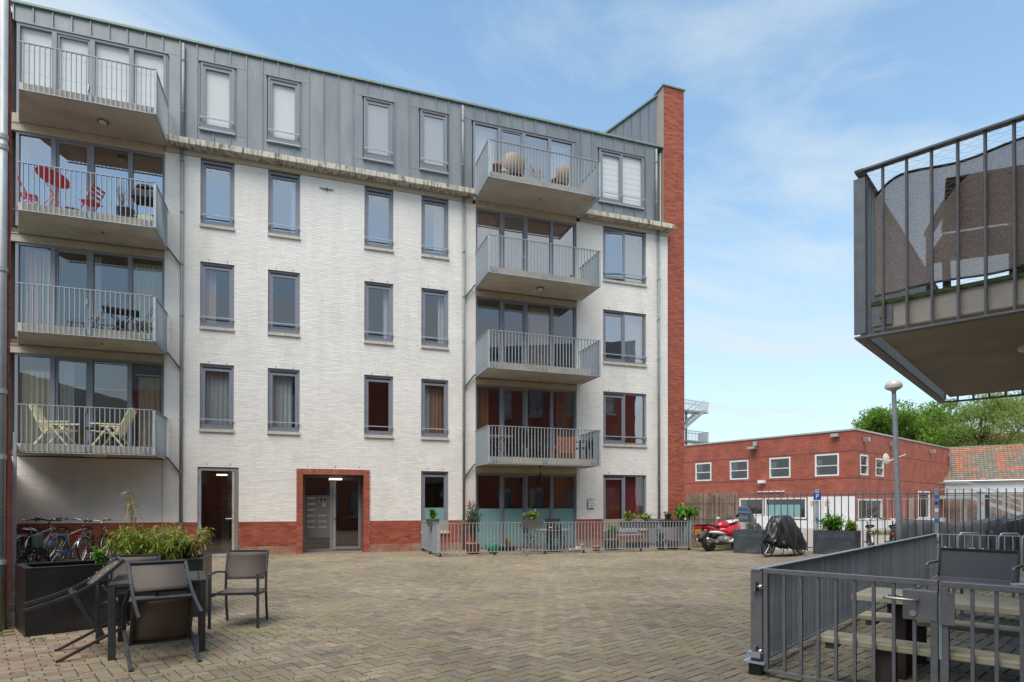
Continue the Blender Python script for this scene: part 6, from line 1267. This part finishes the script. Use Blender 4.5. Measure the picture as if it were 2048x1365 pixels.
# tiled roof house
e0, e1 = Vector((46.6, 35.0, 3.4)), Vector((55.0, 23.0, 3.4)); uu = (e1 - e0).normalized(); bb_ = Vector((-uu.y, uu.x, 0))
TH = empty('tiled_house', (e0.x, e0.y, 0), math.degrees(math.atan2(uu.y, uu.x)), 'old house with grey and red tiled roof and brick wall at right', 'building'); Lh = (e1 - e0).length
MB().box(0, .0, 0, Lh, 6, 2.3).build('wall', M_BRICKMIX, TH); MB().box(-.02, -.03, 2.3, Lh, 6, 3.38).build('white_band', M_WHITEP, TH); MB().box(8, -.05, 1.9, Lh, -.031, 2.3).build('white_band', M_WHITEP, TH)
rise, run = 2.83, 4.4; sl_ = math.hypot(rise, run); nc = int(Lh / .26); nr_ = 16
pat = {}
def L_(c0, rows):
    for j, s in enumerate(rows):
        for i, ch in enumerate(s):
            if ch == '#': pat[(c0 + i, 12 - j)] = 1
EE = ['######', '######', '##....', '##....', '#####.', '##....', '##....', '######', '######']
L_(1, ['###', '..#', '..#', '###', '...', '.##', '.##', '.##', '.##']); L_(9, EE); L_(19, EE); L_(29, EE)
mg, mr_ = MB(), MB(); rt_ = random.Random(4)
for j in range(nr_):
    for i in range(nc):
        red = (i, j) in pat or j >= nr_ - 2 or (j < 2 and rt_.random() < .5) or (j == 13 and False)
        if red and rt_.random() < .06: red = False
        q = mr_ if red else mg; x0 = i * .26; t0, t1 = j / nr_, (j + 1.12) / nr_; n0 = len(q.v); lift = .05
        P = lambda x, t, up_: (x, -.25 + (run + .25) * t - up_ * rise / sl_, 3.36 + (rise + .02) * t + up_ * run / sl_)
        for t, b in ((t0, .07), (t1, .02)):
            for k3, hgt in ((0, 0.0), (.3, .045), (.6, .05), (1.0, .0)): q.v.append(P(x0 + .27 * k3, t, b + hgt + rt_.uniform(-.004, .004)))
        for k3 in range(3): q.f.append((n0 + k3, n0 + k3 + 1, n0 + 5 + k3, n0 + 4 + k3))
        q.f.append((n0 + 3, n0 + 2, n0 + 1, n0)); 
mg.build('roof_tiles', M_TILE, TH, kind='stuff'); mr_.build('red_roof_tiles', M_TILER, TH, kind='stuff')
q = MB(); q.quad((0, -.2, 3.35), (Lh, -.2, 3.35), (Lh, run, 3.35 + rise), (0, run, 3.35 + rise)); q.quad((0, run, 3.35 + rise), (Lh, run, 3.35 + rise), (Lh, 9, 3.35), (0, 9, 3.35)); q.build('roof', M_TILE, TH)
rc = MB()
for i in range(nc // 2): rc.tube([(i * .52, run, 6.25), (i * .52 + .5, run, 6.26)], .11, 8)
rc.build('ridge_tiles', M_TILE, TH, kind='stuff'); MB().tube([(0, -.3, 3.34), (Lh, -.3, 3.34)], .07, 8).build('gutter', M_GALV, TH); MB().tube([(.1, -.3, 3.3), (.25, -.1, 5.2)], .06, 8).build('gutter_pipe', M_WHITEP, TH)
ss = empty('steel_staircase', (e0.x - .8 * bb_.x, e0.y - .8 * bb_.y, 0), math.degrees(math.atan2(uu.y, uu.x)), 'galvanised outdoor staircase in front of the tiled house', 'stairs')
MB().box(-1.0, -.8, 2.02, 3.2, .2, 2.2).build('landing', M_GALV, ss); sm_ = MB(); a0, a1 = Vector((3.2, 0, 2.1)), Vector((8.2, 0, -.1))
for y in (-.8, .2): sm_.bar(a0 + Vector((0, y, 0)), a1 + Vector((0, y, 0)), .06, .26)
sm_.build('stringer', M_GALV, ss)
for zz in (.5, 1.0):
    q = MB()
    for y in (-.8, .2): q.path([(-1, y, 2.2 + zz), (3.2, y, 2.2 + zz), (8.2, y, zz)], .045)
    q.build('handrail', M_GALV, ss)
for x in (-1, .5, 2.6, 3.2): MB().box(x - .025, -.83, 2.2, x + .025, -.78, 3.2).build('baluster', M_GALV, ss)
for i in range(1, 5): x = 3.2 + i; z = 2.1 - 2.2 * i / 5; MB().box(x - .025, -.83, z, x + .025, -.78, z + 1.1).build('baluster', M_GALV, ss)
tdm = MB().box(-.14, -.8, -.015, .14, .2, .015).mesh('tread')
for i in range(1, 13): inst('tread', tdm, M_GALV, ss, tuple(a0.lerp(a1, i / 13)))
for x in (.6, 2.9): MB().box(x - .05, -.3, 0, x + .05, -.2, 2.02).build('column', M_GALV, ss)
gb_ = empty('gate_post', cwpt(1962, 26), -30, 'grey gate control post with orange light across the street', 'post'); MB().box(-.1, -.1, 0, .1, .1, 2.05).build('post', M_GALV, gb_); MB().box(.12, -.05, 0, .3, .05, 1.9).build('dark_post', M_DARK, gb_); MB().lathe([(0, 0), (.06, 0), (.06, .02), (0, .02)], (0, 0, 0), 12).build('light', M_ORANGE, gb_, loc=(0, -.1, 1.55), rot=(radians(90), 0, 0))
pc = cover('parked_car', 'dark car bonnet seen behind the red motorbike', 'car', tuple(cwpt(1478, 27)), -40, [(-2.1, .8, .75, .3), (-1.5, .85, 1.15, .25), (-.6, .85, 1.4, .25), (.6, .85, 1.38, .25), (1.2, .85, .95, .25), (2.0, .8, .75, .3)], M_BLACKP, 8, wr=.0)
for y in (-1.3, 1.3):
    for sx in (-.8, .8): MB().tube(arc((0, 0, 0), .23, 0, 360, 20, 'yz')[:-1], .09, 8, closed=True).build('wheel', M_RUBBER, pc, smooth=True, loc=(sx, y, .31))
# ------------------------------------------------------------------ trees
def tree(label, base, h, cr, n, mat, seed, ls=.30, lw=.16, trunk=.28, droop=.35, squash=.75, clumps=60):
    r = random.Random(seed); root = empty('tree', base, 0, label, 'tree', 'trees beyond the street'); tr_ = MB(); lf = MB(); cen = Vector((0, 0, h - cr * squash))
    tr_.tube([(0, 0, 0), (.1, .05, h * .3), (-.05, .1, h * .55), (.0, 0, h * .8)], [trunk, trunk * .8, trunk * .5, trunk * .15], 9); cl = []
    for i in range(clumps):
        d = rdir(r, .15); p = cen + Vector((d.x * cr, d.y * cr, d.z * cr * squash)) * (r.uniform(.35, 1.0) ** .6); cl.append((p, r.uniform(.16, .34) * cr))
        if i % 2 == 0:
            s = Vector((0, 0, h * r.uniform(.3, .6))); mid = s.lerp(p, .5) + Vector((r.uniform(-.3, .3), r.uniform(-.3, .3), .3)); tr_.tube([tuple(s), tuple(mid), tuple(p)], [trunk * .32, trunk * .2, trunk * .05], 6)
            for k in range(3): tr_.tube([tuple(mid.lerp(p, .3 * k)), tuple(mid.lerp(p, .3 * k) + rdir(r) * cr * .25)], [trunk * .1, trunk * .02], 4)
    for i in range(n):
        p, rad = cl[i % clumps] ; d = rdir(r); q = p + Vector((d.x, d.y, d.z * .7)) * rad * r.random() ** .45; leaf(lf, q, rdir(r, -.1), ls * r.uniform(.6, 1.25), lw * r.uniform(.7, 1.2), droop, r)
    tr_.build('trunk', M_BARK, root, smooth=True); lf.build('crown', mat, root); return root
tree('broad bright green tree left behind the red brick building', tuple(cwpt(1800, 60)), 11.5, 4.3, 17000, M_LTREE, 61)
tree('bright green tree right behind the red brick building', tuple(cwpt(1868, 63)), 12.2, 5.0, 17000, M_LTREE, 62)
tree('pale green feathery tree behind the tiled roof', tuple(cwpt(1965, 56)), 12.2, 4.8, 14000, M_LTREE2, 63, ls=.24, lw=.08, droop=.7)
tree('pale green feathery tree at the right edge', tuple(cwpt(2085, 57)), 13.5, 5.2, 14000, M_LTREE2, 64, ls=.24, lw=.08, droop=.7)
tree('small dark tree in the gap between building and tiled roof', tuple(cwpt(1920, 66)), 9.0, 4.4, 8000, M_LTREE, 65)
hh = empty('distant_house', cwpt(2075, 75), -20, 'orange tiled gable roof behind the trees at the right edge', 'building'); MB().box(-6, 0, 0, 6, 8, 6).build('wall', M_BRICKFAR, hh); q = MB(); q.quad((-6.4, -.4, 5.8), (6.4, -.4, 5.8), (6.4, 4, 11), (-6.4, 4, 11)); q.quad((6.4, 8.4, 5.8), (-6.4, 8.4, 5.8), (-6.4, 4, 11), (6.4, 4, 11)); q.build('roof', M_TILER, hh)
# verge plants at the foot of the far wall
r = random.Random(9); gv = MB()
for i in range(700):
    px = r.uniform(1740, 1900); b = cwpt(px, 30 + r.uniform(-1, 1.5)); leaf(gv, b, rdir(r, .8), r.uniform(.15, .5), .05, .3, r)
o = gv.build('verge_weeds', M_GRASS); tag(o, 'tall weeds along the foot of the white plinth across the street', 'weeds', kind='stuff')
